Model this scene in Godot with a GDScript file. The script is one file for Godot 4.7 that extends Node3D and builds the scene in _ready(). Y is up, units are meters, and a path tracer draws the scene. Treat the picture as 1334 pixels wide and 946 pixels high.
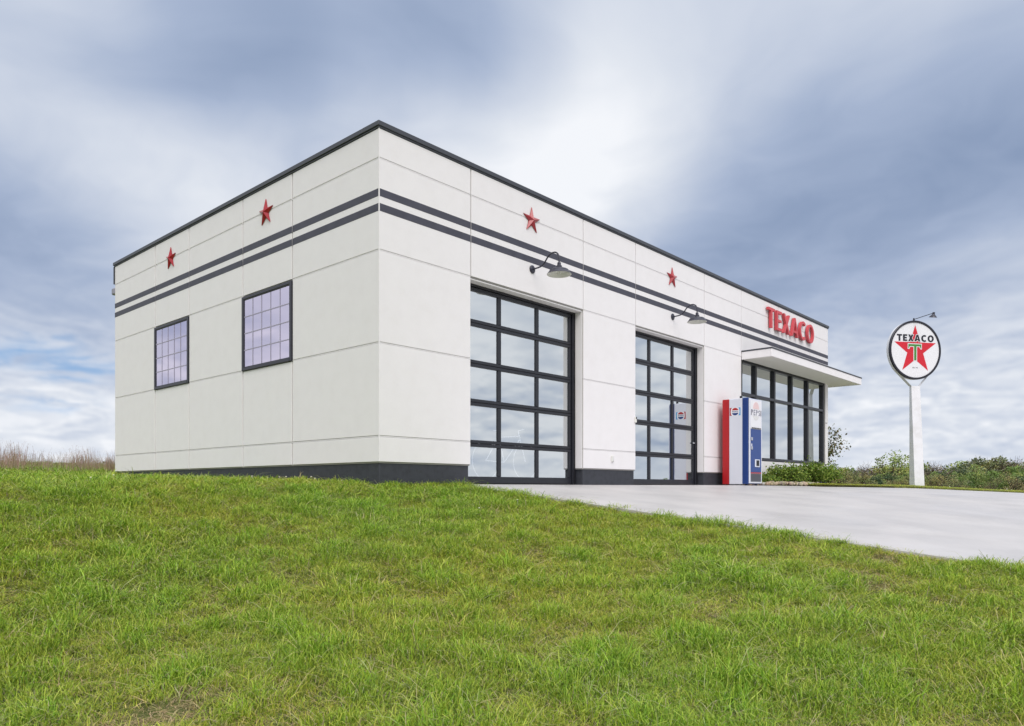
extends Node3D
# A small white service station on a grassy rise under a heavy, broken spring overcast.
# World: origin at the building's front corner at floor level, front wall along +X (facing +Z), side wall along -Z (facing -X).

# ------------------------------------------------------------------ mesh builder
class MB:
	var v := PackedVector3Array()
	var n := PackedVector3Array()
	var c := PackedColorArray()
	var uv := PackedVector2Array()
	var col := Color.WHITE
	var xf := Transform3D.IDENTITY
	func tri(a: Vector3, b: Vector3, d: Vector3) -> void:      # counter-clockwise seen from outside
		a = xf * a; b = xf * b; d = xf * d
		var nn := (b - a).cross(d - a).normalized()
		v.push_back(a); v.push_back(d); v.push_back(b)
		for k in 3:
			n.push_back(nn); c.push_back(col); uv.push_back(Vector2.ZERO)
	func tri_n(a: Vector3, b: Vector3, d: Vector3, na: Vector3, nb: Vector3, nd: Vector3) -> void:
		v.push_back(xf * a); v.push_back(xf * d); v.push_back(xf * b)
		n.push_back((xf.basis * na).normalized()); n.push_back((xf.basis * nd).normalized()); n.push_back((xf.basis * nb).normalized())
		for k in 3:
			c.push_back(col); uv.push_back(Vector2.ZERO)
	func quad(a: Vector3, b: Vector3, d: Vector3, e: Vector3) -> void:
		tri(a, b, d); tri(a, d, e)
	func poly(p: Array, from := Vector3.ZERO) -> void:           # convex face, turned away from "from"
		var m := Vector3.ZERO
		for q in p: m += q
		m /= p.size()
		var nn: Vector3 = (p[1] - p[0]).cross(p[2] - p[0])
		if nn.dot(m - from) < 0.0: p.reverse()
		for k in range(1, p.size() - 1): tri(p[0], p[k], p[k + 1])
	func box(a: Vector3, b: Vector3) -> void:
		var lo := Vector3(minf(a.x, b.x), minf(a.y, b.y), minf(a.z, b.z)); var hi := Vector3(maxf(a.x, b.x), maxf(a.y, b.y), maxf(a.z, b.z))
		var m := (lo + hi) / 2.0
		for ax in 3:
			for s in 2:
				var p := []
				for k in [[0, 0], [1, 0], [1, 1], [0, 1]]:
					var q := Vector3.ZERO
					q[ax] = hi[ax] if s else lo[ax]
					q[(ax + 1) % 3] = hi[(ax + 1) % 3] if k[0] else lo[(ax + 1) % 3]
					q[(ax + 2) % 3] = hi[(ax + 2) % 3] if k[1] else lo[(ax + 2) % 3]
					p.append(q)
				poly(p, m)
	func cbox(a: Vector3, b: Vector3, ch: float) -> void:       # chamfered box
		var m := (a + b) / 2.0
		var h := (b - a).abs() / 2.0
		ch = minf(ch, minf(h.x, minf(h.y, h.z)) * 0.9)
		for ax in 3:
			var u := (ax + 1) % 3; var w := (ax + 2) % 3
			for s in [-1.0, 1.0]:
				var p := []
				for k in [[-1, -1], [1, -1], [1, 1], [-1, 1]]:
					var q := Vector3.ZERO
					q[ax] = s * h[ax]; q[u] = k[0] * (h[u] - ch); q[w] = k[1] * (h[w] - ch)
					p.append(m + q)
				poly(p, m)
				for t in [-1.0, 1.0]:
					var e := []
					for k in [[-1, 0], [1, 0], [1, 1], [-1, 1]]:
						var q := Vector3.ZERO
						q[ax] = k[0] * (h[ax] - ch)
						q[u] = s * (h[u] if k[1] == 0 else h[u] - ch)
						q[w] = t * (h[w] if k[1] == 1 else h[w] - ch)
						e.append(m + q)
					poly(e, m)
		for sx in [-1.0, 1.0]:
			for sy in [-1.0, 1.0]:
				for sz in [-1.0, 1.0]:
					var o := Vector3(sx, sy, sz)
					poly([m + o * (h - Vector3(0, ch, ch)), m + o * (h - Vector3(ch, 0, ch)), m + o * (h - Vector3(ch, ch, 0))], m)
	func tube(p: Array, r: Array, sides := 8, caps := true) -> void:
		var rings := []; var dirs := []
		var side := Vector3.ZERO
		for i in p.size():
			var t: Vector3 = (p[mini(i + 1, p.size() - 1)] - p[maxi(i - 1, 0)]).normalized()
			if side == Vector3.ZERO:
				side = t.cross(Vector3.UP if absf(t.y) < 0.9 else Vector3.RIGHT).normalized()
			side = (side - t * side.dot(t)).normalized()
			var up := t.cross(side)
			var ring := []; var dd := []
			for k in sides:
				var a := TAU * k / sides
				var d := side * cos(a) + up * sin(a)
				dd.append(d); ring.append(p[i] + d * r[i])
			rings.append(ring); dirs.append(dd)
		for i in p.size() - 1:
			for k in sides:
				var k2 := (k + 1) % sides
				tri_n(rings[i][k], rings[i][k2], rings[i + 1][k2], dirs[i][k], dirs[i][k2], dirs[i + 1][k2])
				tri_n(rings[i][k], rings[i + 1][k2], rings[i + 1][k], dirs[i][k], dirs[i + 1][k2], dirs[i + 1][k])
		if caps:
			for k in range(1, sides - 1):
				tri(rings[0][0], rings[0][k + 1], rings[0][k])
				var z := p.size() - 1
				tri(rings[z][0], rings[z][k], rings[z][k + 1])
	func lathe(prof: Array, sides := 28) -> void:              # profile of (radius, height) round the y axis
		for i in prof.size() - 1:
			var a: Vector2 = prof[i]; var b: Vector2 = prof[i + 1]
			var t := (b - a).normalized()
			var nr := Vector2(t.y, -t.x)
			for k in sides:
				var c0 := Vector3(cos(TAU * k / sides), 0, sin(TAU * k / sides)); var c1 := Vector3(cos(TAU * (k + 1) / sides), 0, sin(TAU * (k + 1) / sides))
				var y := Vector3.UP
				tri_n(c0 * a.x + y * a.y, c1 * b.x + y * b.y, c1 * a.x + y * a.y, c0 * nr.x + y * nr.y, c1 * nr.x + y * nr.y, c1 * nr.x + y * nr.y)
				tri_n(c0 * a.x + y * a.y, c0 * b.x + y * b.y, c1 * b.x + y * b.y, c0 * nr.x + y * nr.y, c0 * nr.x + y * nr.y, c1 * nr.x + y * nr.y)
	func extrude(pl: PackedVector2Array, z0: float, z1: float, walls := true, front := true) -> void:   # polygon in xy, front at z1
		if front:
			var ids := Geometry2D.triangulate_polygon(pl)
			for k in range(0, ids.size(), 3):
				var a := pl[ids[k]]; var b := pl[ids[k + 1]]; var d := pl[ids[k + 2]]
				if (b - a).cross(d - a) < 0.0:
					var s := b; b = d; d = s
				tri(Vector3(a.x, a.y, z1), Vector3(b.x, b.y, z1), Vector3(d.x, d.y, z1))
		if walls:
			var cw := Geometry2D.is_polygon_clockwise(pl)
			for k in pl.size():
				var a := pl[k]; var b := pl[(k + 1) % pl.size()]
				if cw:
					var s := a; a = b; b = s
				quad(Vector3(a.x, a.y, z0), Vector3(b.x, b.y, z0), Vector3(b.x, b.y, z1), Vector3(a.x, a.y, z1))
	func mesh() -> ArrayMesh:
		var arr := []; arr.resize(Mesh.ARRAY_MAX)
		arr[Mesh.ARRAY_VERTEX] = v; arr[Mesh.ARRAY_NORMAL] = n; arr[Mesh.ARRAY_COLOR] = c; arr[Mesh.ARRAY_TEX_UV] = uv
		var m := ArrayMesh.new()
		m.add_surface_from_arrays(Mesh.PRIMITIVE_TRIANGLES, arr)
		return m

# ------------------------------------------------------------------ naming and placing
var taken := {}
func numbered(called: String) -> String:
	taken[called] = taken.get(called, -1) + 1
	return called if taken[called] == 0 else "%s_%03d" % [called, taken[called]]

func tag(o: Node, label := "", category := "", group := "", kind := "") -> void:
	if label: o.set_meta("label", label)
	if category: o.set_meta("category", category)
	if group: o.set_meta("group", group)
	if kind: o.set_meta("kind", kind)

func thing(called: String, at: Vector3, label: String, category: String, group := "") -> Node3D:
	var o := Node3D.new(); o.name = numbered(called); add_child(o); o.position = at
	tag(o, label, category, group)
	return o

func put(m, called: String, material: Material, parent: Node = null) -> MeshInstance3D:
	var o := MeshInstance3D.new()
	o.mesh = m.mesh() if m is MB else m
	o.material_override = material
	if parent == null:
		o.name = numbered(called); add_child(o)
	else:
		o.name = called; parent.add_child(o, true)
	return o

func bx(a: Vector3, b: Vector3, called: String, material: Material, parent: Node, ch := 0.004) -> MeshInstance3D:
	var m := MB.new(); m.cbox(a, b, ch)
	return put(m, called, material, parent)

func copy(o: Node3D, at: Vector3, label := "", turn := 0.0) -> Node3D:
	var r: Node3D = o.duplicate()
	r.name = numbered(String(o.name).trim_suffix("_" + String(o.name).get_slice("_", String(o.name).get_slice_count("_") - 1)) if String(o.name).right(3).is_valid_int() else String(o.name))
	add_child(r); r.position = at; r.rotation.y = turn
	if label: r.set_meta("label", label)
	return r

# ------------------------------------------------------------------ camera geometry read from the photograph
const FOCAL := 961.6
const YAW := 47.83
const CAM := Vector3(-5.96, -0.046, 7.735)
var FW := Vector3(sin(deg_to_rad(YAW)), 0, -cos(deg_to_rad(YAW)))
var RT := Vector3(cos(deg_to_rad(YAW)), 0, sin(deg_to_rad(YAW)))
func ray(x: float, y: float) -> Vector3:
	return FW + RT * (x - 667.0) / FOCAL + Vector3.UP * (634.93 - y) / FOCAL
func at_depth(x: float, y: float, d: float) -> Vector3:
	return CAM + ray(x, y) * d

# ------------------------------------------------------------------ terrain
func soft(x: float, w: float) -> float:
	return (sqrt(x * x + w * w) + x) / 2.0
func back_edge(x: float) -> float:                    # rear edge of the concrete lot
	return 0.78 + 0.134 * maxf(x - 11.0, 0.0)
func lot_y(x: float, z: float) -> float:
	var k := lerpf(0.107, 0.06, smoothstep(1.6, 14.0, x))
	return -k * soft(z - lerpf(0.08, 0.7, smoothstep(3.0, 9.5, x)), 0.15) - 0.011 * maxf(x - 18.0, 0.0) + 0.0016 * sin(x * 0.9 + z * 0.6)
var bumps := FastNoiseLite.new()
func profile(z: float) -> float:
	if z >= 0.0:
		return -0.020 - 0.1025 * minf(soft(z + 0.1, 0.2), 13.0)
	var q := -z
	if q < 17.0: return 0.0021 * q * q - 0.039 * exp(-q / 2.0)
	return 0.607 - 0.0021 * (q - 17.0) * (q - 17.0) if q < 27.0 else 0.397 - 0.042 * minf(q - 27.0, 130.0)
func ground_y(x: float, z: float) -> float:
	# lawn in front and at the side
	var slope_y := profile(z) + 0.095 * (clampf(x, -30.0, 1.6) - 1.6) * smoothstep(-1.0, 4.0, z)
	if x < 1.45: slope_y += 0.03 * bumps.get_noise_2d(x, z) * clampf((1.6 - x) * 0.7, 0.0, 1.0)
	if x <= 1.45 and z >= -9.06: return slope_y
	var e := back_edge(x) if x > 10.55 else -0.3
	var beyond := maxf(e - z, 0.0)
	var right := lot_y(x, e) + 0.015 - 0.035 * minf(beyond, 1.5) - 0.075 * clampf(beyond - 1.5, 0.0, 60.0) - 0.03 * maxf(x - 40.0, 0.0) * clampf(1.0 - (x - 40.0) / 160.0, 0.3, 1.0)
	right = maxf(right, -5.5)
	if z < -9.06 and x < 16.5:
		return lerpf(slope_y, right, smoothstep(2.0, 16.5, x))
	if z >= e:
		var y := lot_y(x, z) - 0.06
		if z > e + 15.0: y = lot_y(x, e + 15.0) - 0.06 - 0.06 * minf(z - e - 15.0, 60.0)
		if x > 62.0: y -= 0.03 * minf(x - 62.0, 100.0)
		return maxf(y, -6.0)
	return right
func terrain_y(x: float, z: float) -> float:           # below the floor inside the building
	if x > 0.1 and x < 16.42 and z < -0.1 and z > -8.98: return -0.35
	return ground_y(x, z)

# ------------------------------------------------------------------ materials
func lin(r: float, g: float, b: float) -> Color:
	return Color(r, g, b).linear_to_srgb()
func mat(color: Color, rough := 0.6, metal := 0.0, spec := 0.5) -> StandardMaterial3D:
	var m := StandardMaterial3D.new()
	m.albedo_color = color; m.roughness = rough; m.metallic = metal; m.metallic_specular = spec
	return m
func noise_tex(seed_: int, freq: float, size: int, stops: Array, octaves := 5, warp := 0.0) -> ImageTexture:
	var nz := FastNoiseLite.new(); nz.seed = seed_; nz.frequency = freq; nz.fractal_octaves = octaves
	if warp > 0.0:
		nz.domain_warp_enabled = true; nz.domain_warp_amplitude = warp
	var im := nz.get_seamless_image(size, size)
	im.convert(Image.FORMAT_L8)
	var g := Gradient.new()
	g.offsets = PackedFloat32Array(); g.colors = PackedColorArray()
	var offs := PackedFloat32Array(); var cols := PackedColorArray()
	for s in stops: offs.append(s[0]); cols.append(s[1])
	g.offsets = offs; g.colors = cols
	var lut := []
	for k in 256: lut.append(g.sample(k / 255.0))
	var src := im.get_data()
	var out := PackedByteArray(); out.resize(size * size * 3)
	for i in src.size():
		var q: Color = lut[src[i]]
		out[i * 3] = int(q.r * 255.0); out[i * 3 + 1] = int(q.g * 255.0); out[i * 3 + 2] = int(q.b * 255.0)
	return ImageTexture.create_from_image(Image.create_from_data(size, size, false, Image.FORMAT_RGB8, out))
func tri_map(m: StandardMaterial3D, scale: float) -> void:
	m.uv1_triplanar = true; m.uv1_world_triplanar = true; m.uv1_scale = Vector3.ONE * scale
func grey(x: float) -> Color: return Color(x, x, x)
var M := {}
func plain_white() -> ImageTexture:
	var im := Image.create(2, 2, false, Image.FORMAT_RGB8); im.fill(Color.WHITE)
	return ImageTexture.create_from_image(im)
func make_materials() -> void:
	var fine := noise_tex(11, 0.09, 512, [[0.0, grey(0.2)], [1.0, grey(0.8)]], 4)
	var m := mat(Color(0.917, 0.907, 0.913), 0.62)
	m.albedo_texture = noise_tex(3, 0.012, 512, [[0.0, Color(0.983, 0.982, 0.98)], [0.5, grey(0.994)], [1.0, grey(1.0)]], 6, 25.0)
	m.heightmap_enabled = true; m.heightmap_texture = fine; m.heightmap_scale = 0.05
	tri_map(m, 0.45); M.panel = m
	m = mat(Color(0.84, 0.84, 0.84), 0.6); M.trim = m
	M.core = mat(Color(0.62, 0.61, 0.60), 0.7)  # greyer than the panels: shade of the open grooves put into the colour
	m = mat(Color(0.90, 0.895, 0.87), 0.7); M.soffit = m
	m = mat(Color(0.285, 0.285, 0.335), 0.55); m.albedo_texture = noise_tex(9, 0.03, 256, [[0.0, grey(0.88)], [1.0, grey(1.0)]], 5); tri_map(m, 0.6); M.stripe = m
	m = mat(Color(0.255, 0.265, 0.295), 0.45, 0.0, 0.5); M.coping = m
	m = mat(Color(0.215, 0.225, 0.255), 0.62); m.albedo_texture = noise_tex(5, 0.02, 512, [[0.0, grey(0.8)], [0.5, grey(0.97)], [0.92, grey(1.0)], [1.0, Color(1, 1, 1)]], 6, 20.0)
	m.heightmap_enabled = true; m.heightmap_texture = fine; m.heightmap_scale = 0.15; tri_map(m, 0.7); M.plinth = m
	M.metal = mat(Color(0.125, 0.13, 0.16), 0.38, 0.0, 0.5)
	M.window_frame = mat(Color(0.17, 0.17, 0.21), 0.4)
	M.muntin = mat(Color(0.66, 0.64, 0.72), 0.5)
	m = mat(Color(0.91, 0.925, 0.93, 0.86), 0.0, 1.0, 0.5); m.albedo_texture = plain_white(); m.transparency = BaseMaterial3D.TRANSPARENCY_ALPHA; M.glass = m
	m = mat(Color(0.89, 0.855, 0.93, 0.86), 0.0, 1.0, 0.5); m.albedo_texture = plain_white(); m.transparency = BaseMaterial3D.TRANSPARENCY_ALPHA; M.glass_window = m
	M.red = mat(Color(0.63, 0.075, 0.14), 0.35); M.red.clearcoat_enabled = true; M.red.clearcoat = 0.4; M.red.clearcoat_roughness = 0.25
	M.letter = mat(Color(0.79, 0.29, 0.32), 0.5)
	M.lamp_dark = mat(Color(0.20, 0.20, 0.25), 0.35); M.lamp_white = mat(Color(0.88, 0.88, 0.86), 0.4)
	M.interior = mat(Color(0.55, 0.55, 0.55), 0.8); M.interior_floor = mat(Color(0.42, 0.42, 0.42), 0.6)
	M.sign_white = mat(Color(0.89, 0.89, 0.905), 0.3); M.sign_white.clearcoat_enabled = true; M.sign_white.clearcoat = 0.3
	m = mat(Color(0.90, 0.90, 0.915), 0.5); m.albedo_texture = noise_tex(21, 0.02, 256, [[0.0, Color(0.9, 0.895, 0.88)], [0.5, grey(0.985)], [1.0, grey(1.0)]], 5, 15.0); tri_map(m, 0.5); M.pole_white = m
	M.sign_black = mat(Color(0.10, 0.10, 0.15), 0.35); M.sign_red = mat(Color(0.80, 0.10, 0.18), 0.35); M.sign_green = mat(Color(0.27, 0.53, 0.20), 0.35)
	M.vend_white = mat(Color(0.84, 0.85, 0.89), 0.35); M.vend_red = mat(Color(0.67, 0.07, 0.10), 0.35); M.vend_blue = mat(Color(0.10, 0.22, 0.47), 0.35); M.vend_panel_blue = mat(Color(0.13, 0.26, 0.52), 0.4)
	M.vend_grey = mat(Color(0.42, 0.43, 0.47), 0.45); M.vend_text = mat(Color(0.55, 0.55, 0.60), 0.5); M.vend_pale = mat(Color(0.87, 0.76, 0.76), 0.4)
	M.light_blue = mat(Color(0.22, 0.60, 0.82), 0.4); M.dark = mat(Color(0.05, 0.05, 0.07), 0.5); M.chrome = mat(Color(0.8, 0.8, 0.82), 0.25, 0.8)
	m = mat(Color(0.95, 0.95, 1.0), 0.5); m.emission_enabled = true; m.emission = Color(0.95, 0.97, 1.0); m.emission_energy_multiplier = 0.5; M.neon = m
	# concrete
	m = mat(Color(0.775, 0.762, 0.755), 0.6)
	m.albedo_texture = noise_tex(31, 0.006, 1024, [[0.0, Color(0.88, 0.88, 0.88)], [0.4, Color(0.94, 0.94, 0.94)], [0.6, Color(0.965, 0.963, 0.96)], [1.0, grey(1.0)]], 7, 60.0)
	m.roughness_texture = noise_tex(33, 0.01, 256, [[0.0, grey(0.6)], [1.0, grey(1.0)]], 4)
	m.heightmap_enabled = true; m.heightmap_texture = fine; m.heightmap_scale = 0.08
	tri_map(m, 0.12); M.concrete = m
	M.joint = mat(Color(0.5, 0.5, 0.5), 0.8)
	# soil and thatch under the grass
	m = mat(grey(1.0), 0.95, 0.0, 0.2)
	m.albedo_texture = noise_tex(41, 0.02, 1024, [[0.0, lin(0.045, 0.055, 0.018)], [0.4, lin(0.085, 0.105, 0.03)], [0.62, lin(0.13, 0.14, 0.045)], [0.8, lin(0.2, 0.175, 0.08)], [1.0, lin(0.27, 0.22, 0.13)]], 7, 12.0)
	m.heightmap_enabled = true; m.heightmap_texture = fine; m.heightmap_scale = 2.0
	tri_map(m, 0.5); M.soil = m
	for k in ["grass", "leaf"]:
		m = mat(grey(1.0), 0.55 if k == "grass" else 0.6, 0.0, 0.35); m.vertex_color_use_as_albedo = true
		m.backlight_enabled = true; m.backlight = Color(0.34, 0.46, 0.12) if k == "grass" else Color(0.4, 0.45, 0.2)
		M[k] = m
	m = mat(grey(1.0), 0.8, 0.0, 0.3); m.vertex_color_use_as_albedo = true; M.tinted = m
	m = mat(grey(1.0), 0.9, 0.0, 0.2); m.albedo_texture = noise_tex(51, 0.05, 256, [[0.0, lin(0.06, 0.045, 0.035)], [1.0, lin(0.17, 0.14, 0.115)]], 4); tri_map(m, 3.0); M.bark = m

# ------------------------------------------------------------------ sky
# Lightness of the clouds where the photograph shows them (photo pixel x, y, lightness): heavy slate banks, a bright gap, pale patches low down.
const CLOUDS := [
	[20, 0, .60], [150, 0, .60], [250, 0, .36], [350, 0, .26], [450, 0, .30], [600, 0, .26], [690, 0, .45], [800, 0, .66], [900, 0, .62], [1000, 0, .60], [1100, 0, .58], [1200, 0, .62], [1330, 0, .58],
	[20, 60, .55], [150, 60, .42], [250, 60, .20], [370, 60, .08], [500, 60, .14], [610, 60, .06], [690, 60, .42], [760, 50, .72], [830, 60, .68], [900, 60, .60], [1000, 60, .55], [1150, 60, .42], [1300, 60, .30],
	[20, 110, .58], [90, 110, .52], [190, 100, .24], [300, 110, .14], [400, 120, .18], [500, 100, .30], [600, 105, .40], [680, 110, .66], [760, 110, .88], [850, 110, .74], [950, 110, .56], [1100, 110, .36], [1250, 110, .26], [1330, 110, .24],
	[10, 145, .78], [100, 170, .68], [190, 170, .50], [300, 165, .22], [380, 190, .45], [460, 150, .66], [560, 160, .78], [650, 165, .84], [740, 165, 1.0], [820, 160, .92], [900, 160, .66], [970, 170, .42], [1060, 165, .27], [1170, 165, .22], [1310, 165, .14],
	[10, 210, .42], [90, 205, .62], [180, 205, .80], [290, 215, .80], [340, 215, .72], [760, 220, .98], [830, 215, .92], [890, 215, .60], [960, 215, .28], [1080, 215, .16], [1240, 215, .04], [1330, 215, .02],
	[10, 265, .24], [80, 260, .34], [150, 245, .72], [240, 250, .85], [300, 240, .80], [830, 260, .66], [880, 260, .36], [960, 265, .14], [1080, 265, .10], [1240, 265, .04], [1330, 260, .04],
	[10, 310, .18], [80, 310, .22], [150, 300, .60], [210, 290, .76], [900, 310, .20], [1000, 315, .10], [1120, 315, .12], [1230, 310, .22], [1330, 300, .42],
	[20, 352, .12], [70, 370, .16], [120, 350, .34], [150, 330, .46], [140, 392, .20], [980, 360, .18], [1080, 360, .18], [1180, 360, .30], [1270, 350, .50], [1330, 350, .60],
	[20, 395, .46], [80, 405, .40], [120, 420, .34], [1070, 400, .30], [1140, 400, .28], [1220, 395, .48], [1330, 400, .62],
	[20, 430, .56], [90, 435, .58], [140, 430, .62], [1110, 440, .52], [1140, 430, .54], [1260, 440, .60], [1330, 440, .50],
	[30, 500, .74], [90, 510, .80], [140, 500, .74], [1110, 490, .72], [1160, 520, .80], [1250, 500, .80], [1330, 500, .82],
	[30, 560, .78], [120, 560, .80], [1110, 560, .74], [1200, 560, .70], [1300, 560, .66],
	[400, 400, .6], [600, 420, .6], [800, 450, .6], [950, 480, .6],
]
const CLEAR := [[38, 455, 30, 11, .95], [8, 462, 26, 9, .7], [110, 480, 40, 9, .75], [60, 524, 34, 5, .45], [140, 476, 20, 9, .5]]   # gaps where blue shows: x, y, half width, half height, strength
const SKY_GAIN := 0.635
func make_sky() -> Sky:
	var w := 2560; var h := 1280
	var cell := 1.5
	var nx := 81; var ny := 37                     # coarse field: azimuth -60..60, elevation -4..50
	var field := PackedFloat32Array(); field.resize(nx * ny)
	var pts := []
	for p in CLOUDS:
		var a := rad_to_deg(atan((p[0] - 667.0) / FOCAL))
		var e := rad_to_deg(atan((634.93 - p[1]) / FOCAL * cos(deg_to_rad(a))))
		pts.append(Vector3(a, e, p[2]))
	for j in ny:
		for i in nx:
			var a := -60.0 + i * cell; var e := -4.0 + j * cell
			var sw := 0.0015; var sv := 0.0015 * 0.6
			for p in pts:
				var d: float = (p.x - a) * (p.x - a) + (p.y - e) * (p.y - e) * 1.3
				if d < 220.0:
					var k := exp(-d / 9.5)
					sw += k; sv += k * p.z
			field[j * nx + i] = sv / sw
	var holes := []
	for p in CLEAR:
		var a := rad_to_deg(atan((p[0] - 667.0) / FOCAL))
		var e := rad_to_deg(atan((634.93 - p[1]) / FOCAL * cos(deg_to_rad(a))))
		holes.append([a, e, p[2] / 15.5, p[3] / 15.5, p[4]])
	var n1 := FastNoiseLite.new(); n1.seed = 7; n1.frequency = 1.0; n1.fractal_octaves = 5
	var n2 := FastNoiseLite.new(); n2.seed = 19; n2.frequency = 1.0; n2.fractal_octaves = 6; n2.fractal_gain = 0.55
	var n3 := FastNoiseLite.new(); n3.seed = 23; n3.frequency = 1.0; n3.fractal_octaves = 4
	var ramp := Gradient.new()
	ramp.offsets = PackedFloat32Array([0.0, 0.3, 0.6, 0.85, 1.0])
	ramp.colors = PackedColorArray([Color(0.545, 0.615, 0.735), Color(0.655, 0.712, 0.815), Color(0.785, 0.82, 0.885), Color(0.885, 0.905, 0.94), Color(0.955, 0.965, 0.985)])
	var lut := []
	for k in 513:
		var q := ramp.sample(k / 512.0).srgb_to_linear()
		lut.append(Vector3(q.r, q.g, q.b) * SKY_GAIN)
	var blue_c := Color(0.50, 0.68, 0.87).srgb_to_linear(); var blue := Vector3(blue_c.r, blue_c.g, blue_c.b) * SKY_GAIN
	var data := PackedFloat32Array(); data.resize(w * h * 3)
	for j in h / 2:
		var el := 90.0 - (j + 0.5) * 180.0 / h
		var se := sin(deg_to_rad(el)); var ce := cos(deg_to_rad(el))
		var step := 1 if el < 42.0 else 2                # far above the frame every second column is enough
		var zen := 1.0 + 0.7 * smoothstep(34.0, 75.0, el)   # an overcast is brighter overhead
		var lowk := 1.0 - smoothstep(6.0, 16.0, el)
		for i in range(0, w, step):
			var u := TAU * (i + 0.5) / w
			var az := rad_to_deg(u) - YAW
			if az > 180.0: az -= 360.0
			var dx := sin(u) * ce; var dz := -cos(u) * ce
			# cloud sheet seen in perspective
			var px := dx / (se + 0.16); var pz := dz / (se + 0.16)
			var warp := n3.get_noise_2d(px * 0.9, pz * 0.9)
			var warp2 := n3.get_noise_2d(px * 0.9 + 31.0, pz * 0.9 - 17.0)
			var big := n1.get_noise_2d(px * 0.75 + warp * 0.4, pz * 0.75 + warp2 * 0.4)
			var wisp := n2.get_noise_2d(px * 3.6 + warp * 1.2, pz * 3.6 + warp2 * 1.2)
			var b := 0.80 + big * 0.5
			if az > -57.0 and az < 57.0 and el < 47.0:
				var fx := (az + warp * 2.0 + 60.0) / cell; var fy := (el + warp2 * 1.6 + 4.0) / cell
				fx = clampf(fx, 0.0, nx - 1.01); fy = clampf(fy, 0.0, ny - 1.01)
				var ix := int(fx); var iy := int(fy)
				var tx := fx - ix; var ty := fy - iy
				var o := iy * nx + ix
				var f := lerpf(lerpf(field[o], field[o + 1], tx), lerpf(field[o + nx], field[o + nx + 1], tx), ty)
				var inside := smoothstep(57.0, 40.0, absf(az)) * smoothstep(47.0, 38.0, el)
				b = lerpf(b, (f - 0.5) * 1.14 + 0.51 + big * 0.10, inside)
			b += wisp * lerpf(0.15, 0.06, smoothstep(14.0, 30.0, el))
			# long flat streaks low over the horizon
			if lowk > 0.0:
				var s := 0.8 * n2.get_noise_2d(az * 0.12 + warp * 0.9, el * 0.7 + warp2 * 0.9) + 0.75 * n1.get_noise_2d(az * 0.42 + warp * 2.0, el * 1.5 + warp2 * 2.0)
				b += lowk * (s * 0.27 + 0.03)
				b = lerpf(b, 0.82, 0.55 * (1.0 - smoothstep(0.3, 3.0, el)))
			b = clampf(b, 0.0, 1.0)
			var col: Vector3 = lut[int(b * 512.0)]
			if az < -20.0 and az > -45.0 and el < 15.0:
				var hole := 0.0
				for q in holes:
					var ex: float = (az - q[0] + warp * 2.2) / q[2]; var ey: float = (el - q[1] + wisp * 1.3) / q[3]
					hole = maxf(hole, q[4] * exp(-(ex * ex + ey * ey)))
				col = col.lerp(blue, clampf(hole, 0.0, 1.0))
			col *= zen
			for t in step:
				var k := (j * w + mini(i + t, w - 1)) * 3
				data[k] = col.x; data[k + 1] = col.y; data[k + 2] = col.z
	var gc := Vector3(0.16, 0.18, 0.12)
	for k in range(h / 2 * w, h * w):
		data[k * 3] = gc.x; data[k * 3 + 1] = gc.y; data[k * 3 + 2] = gc.z
	var im := Image.create_from_data(w, h, false, Image.FORMAT_RGBF, data.to_byte_array())
	var pm := PanoramaSkyMaterial.new(); pm.panorama = ImageTexture.create_from_image(im); pm.filter = true
	var sky := Sky.new(); sky.sky_material = pm
	return sky

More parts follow.
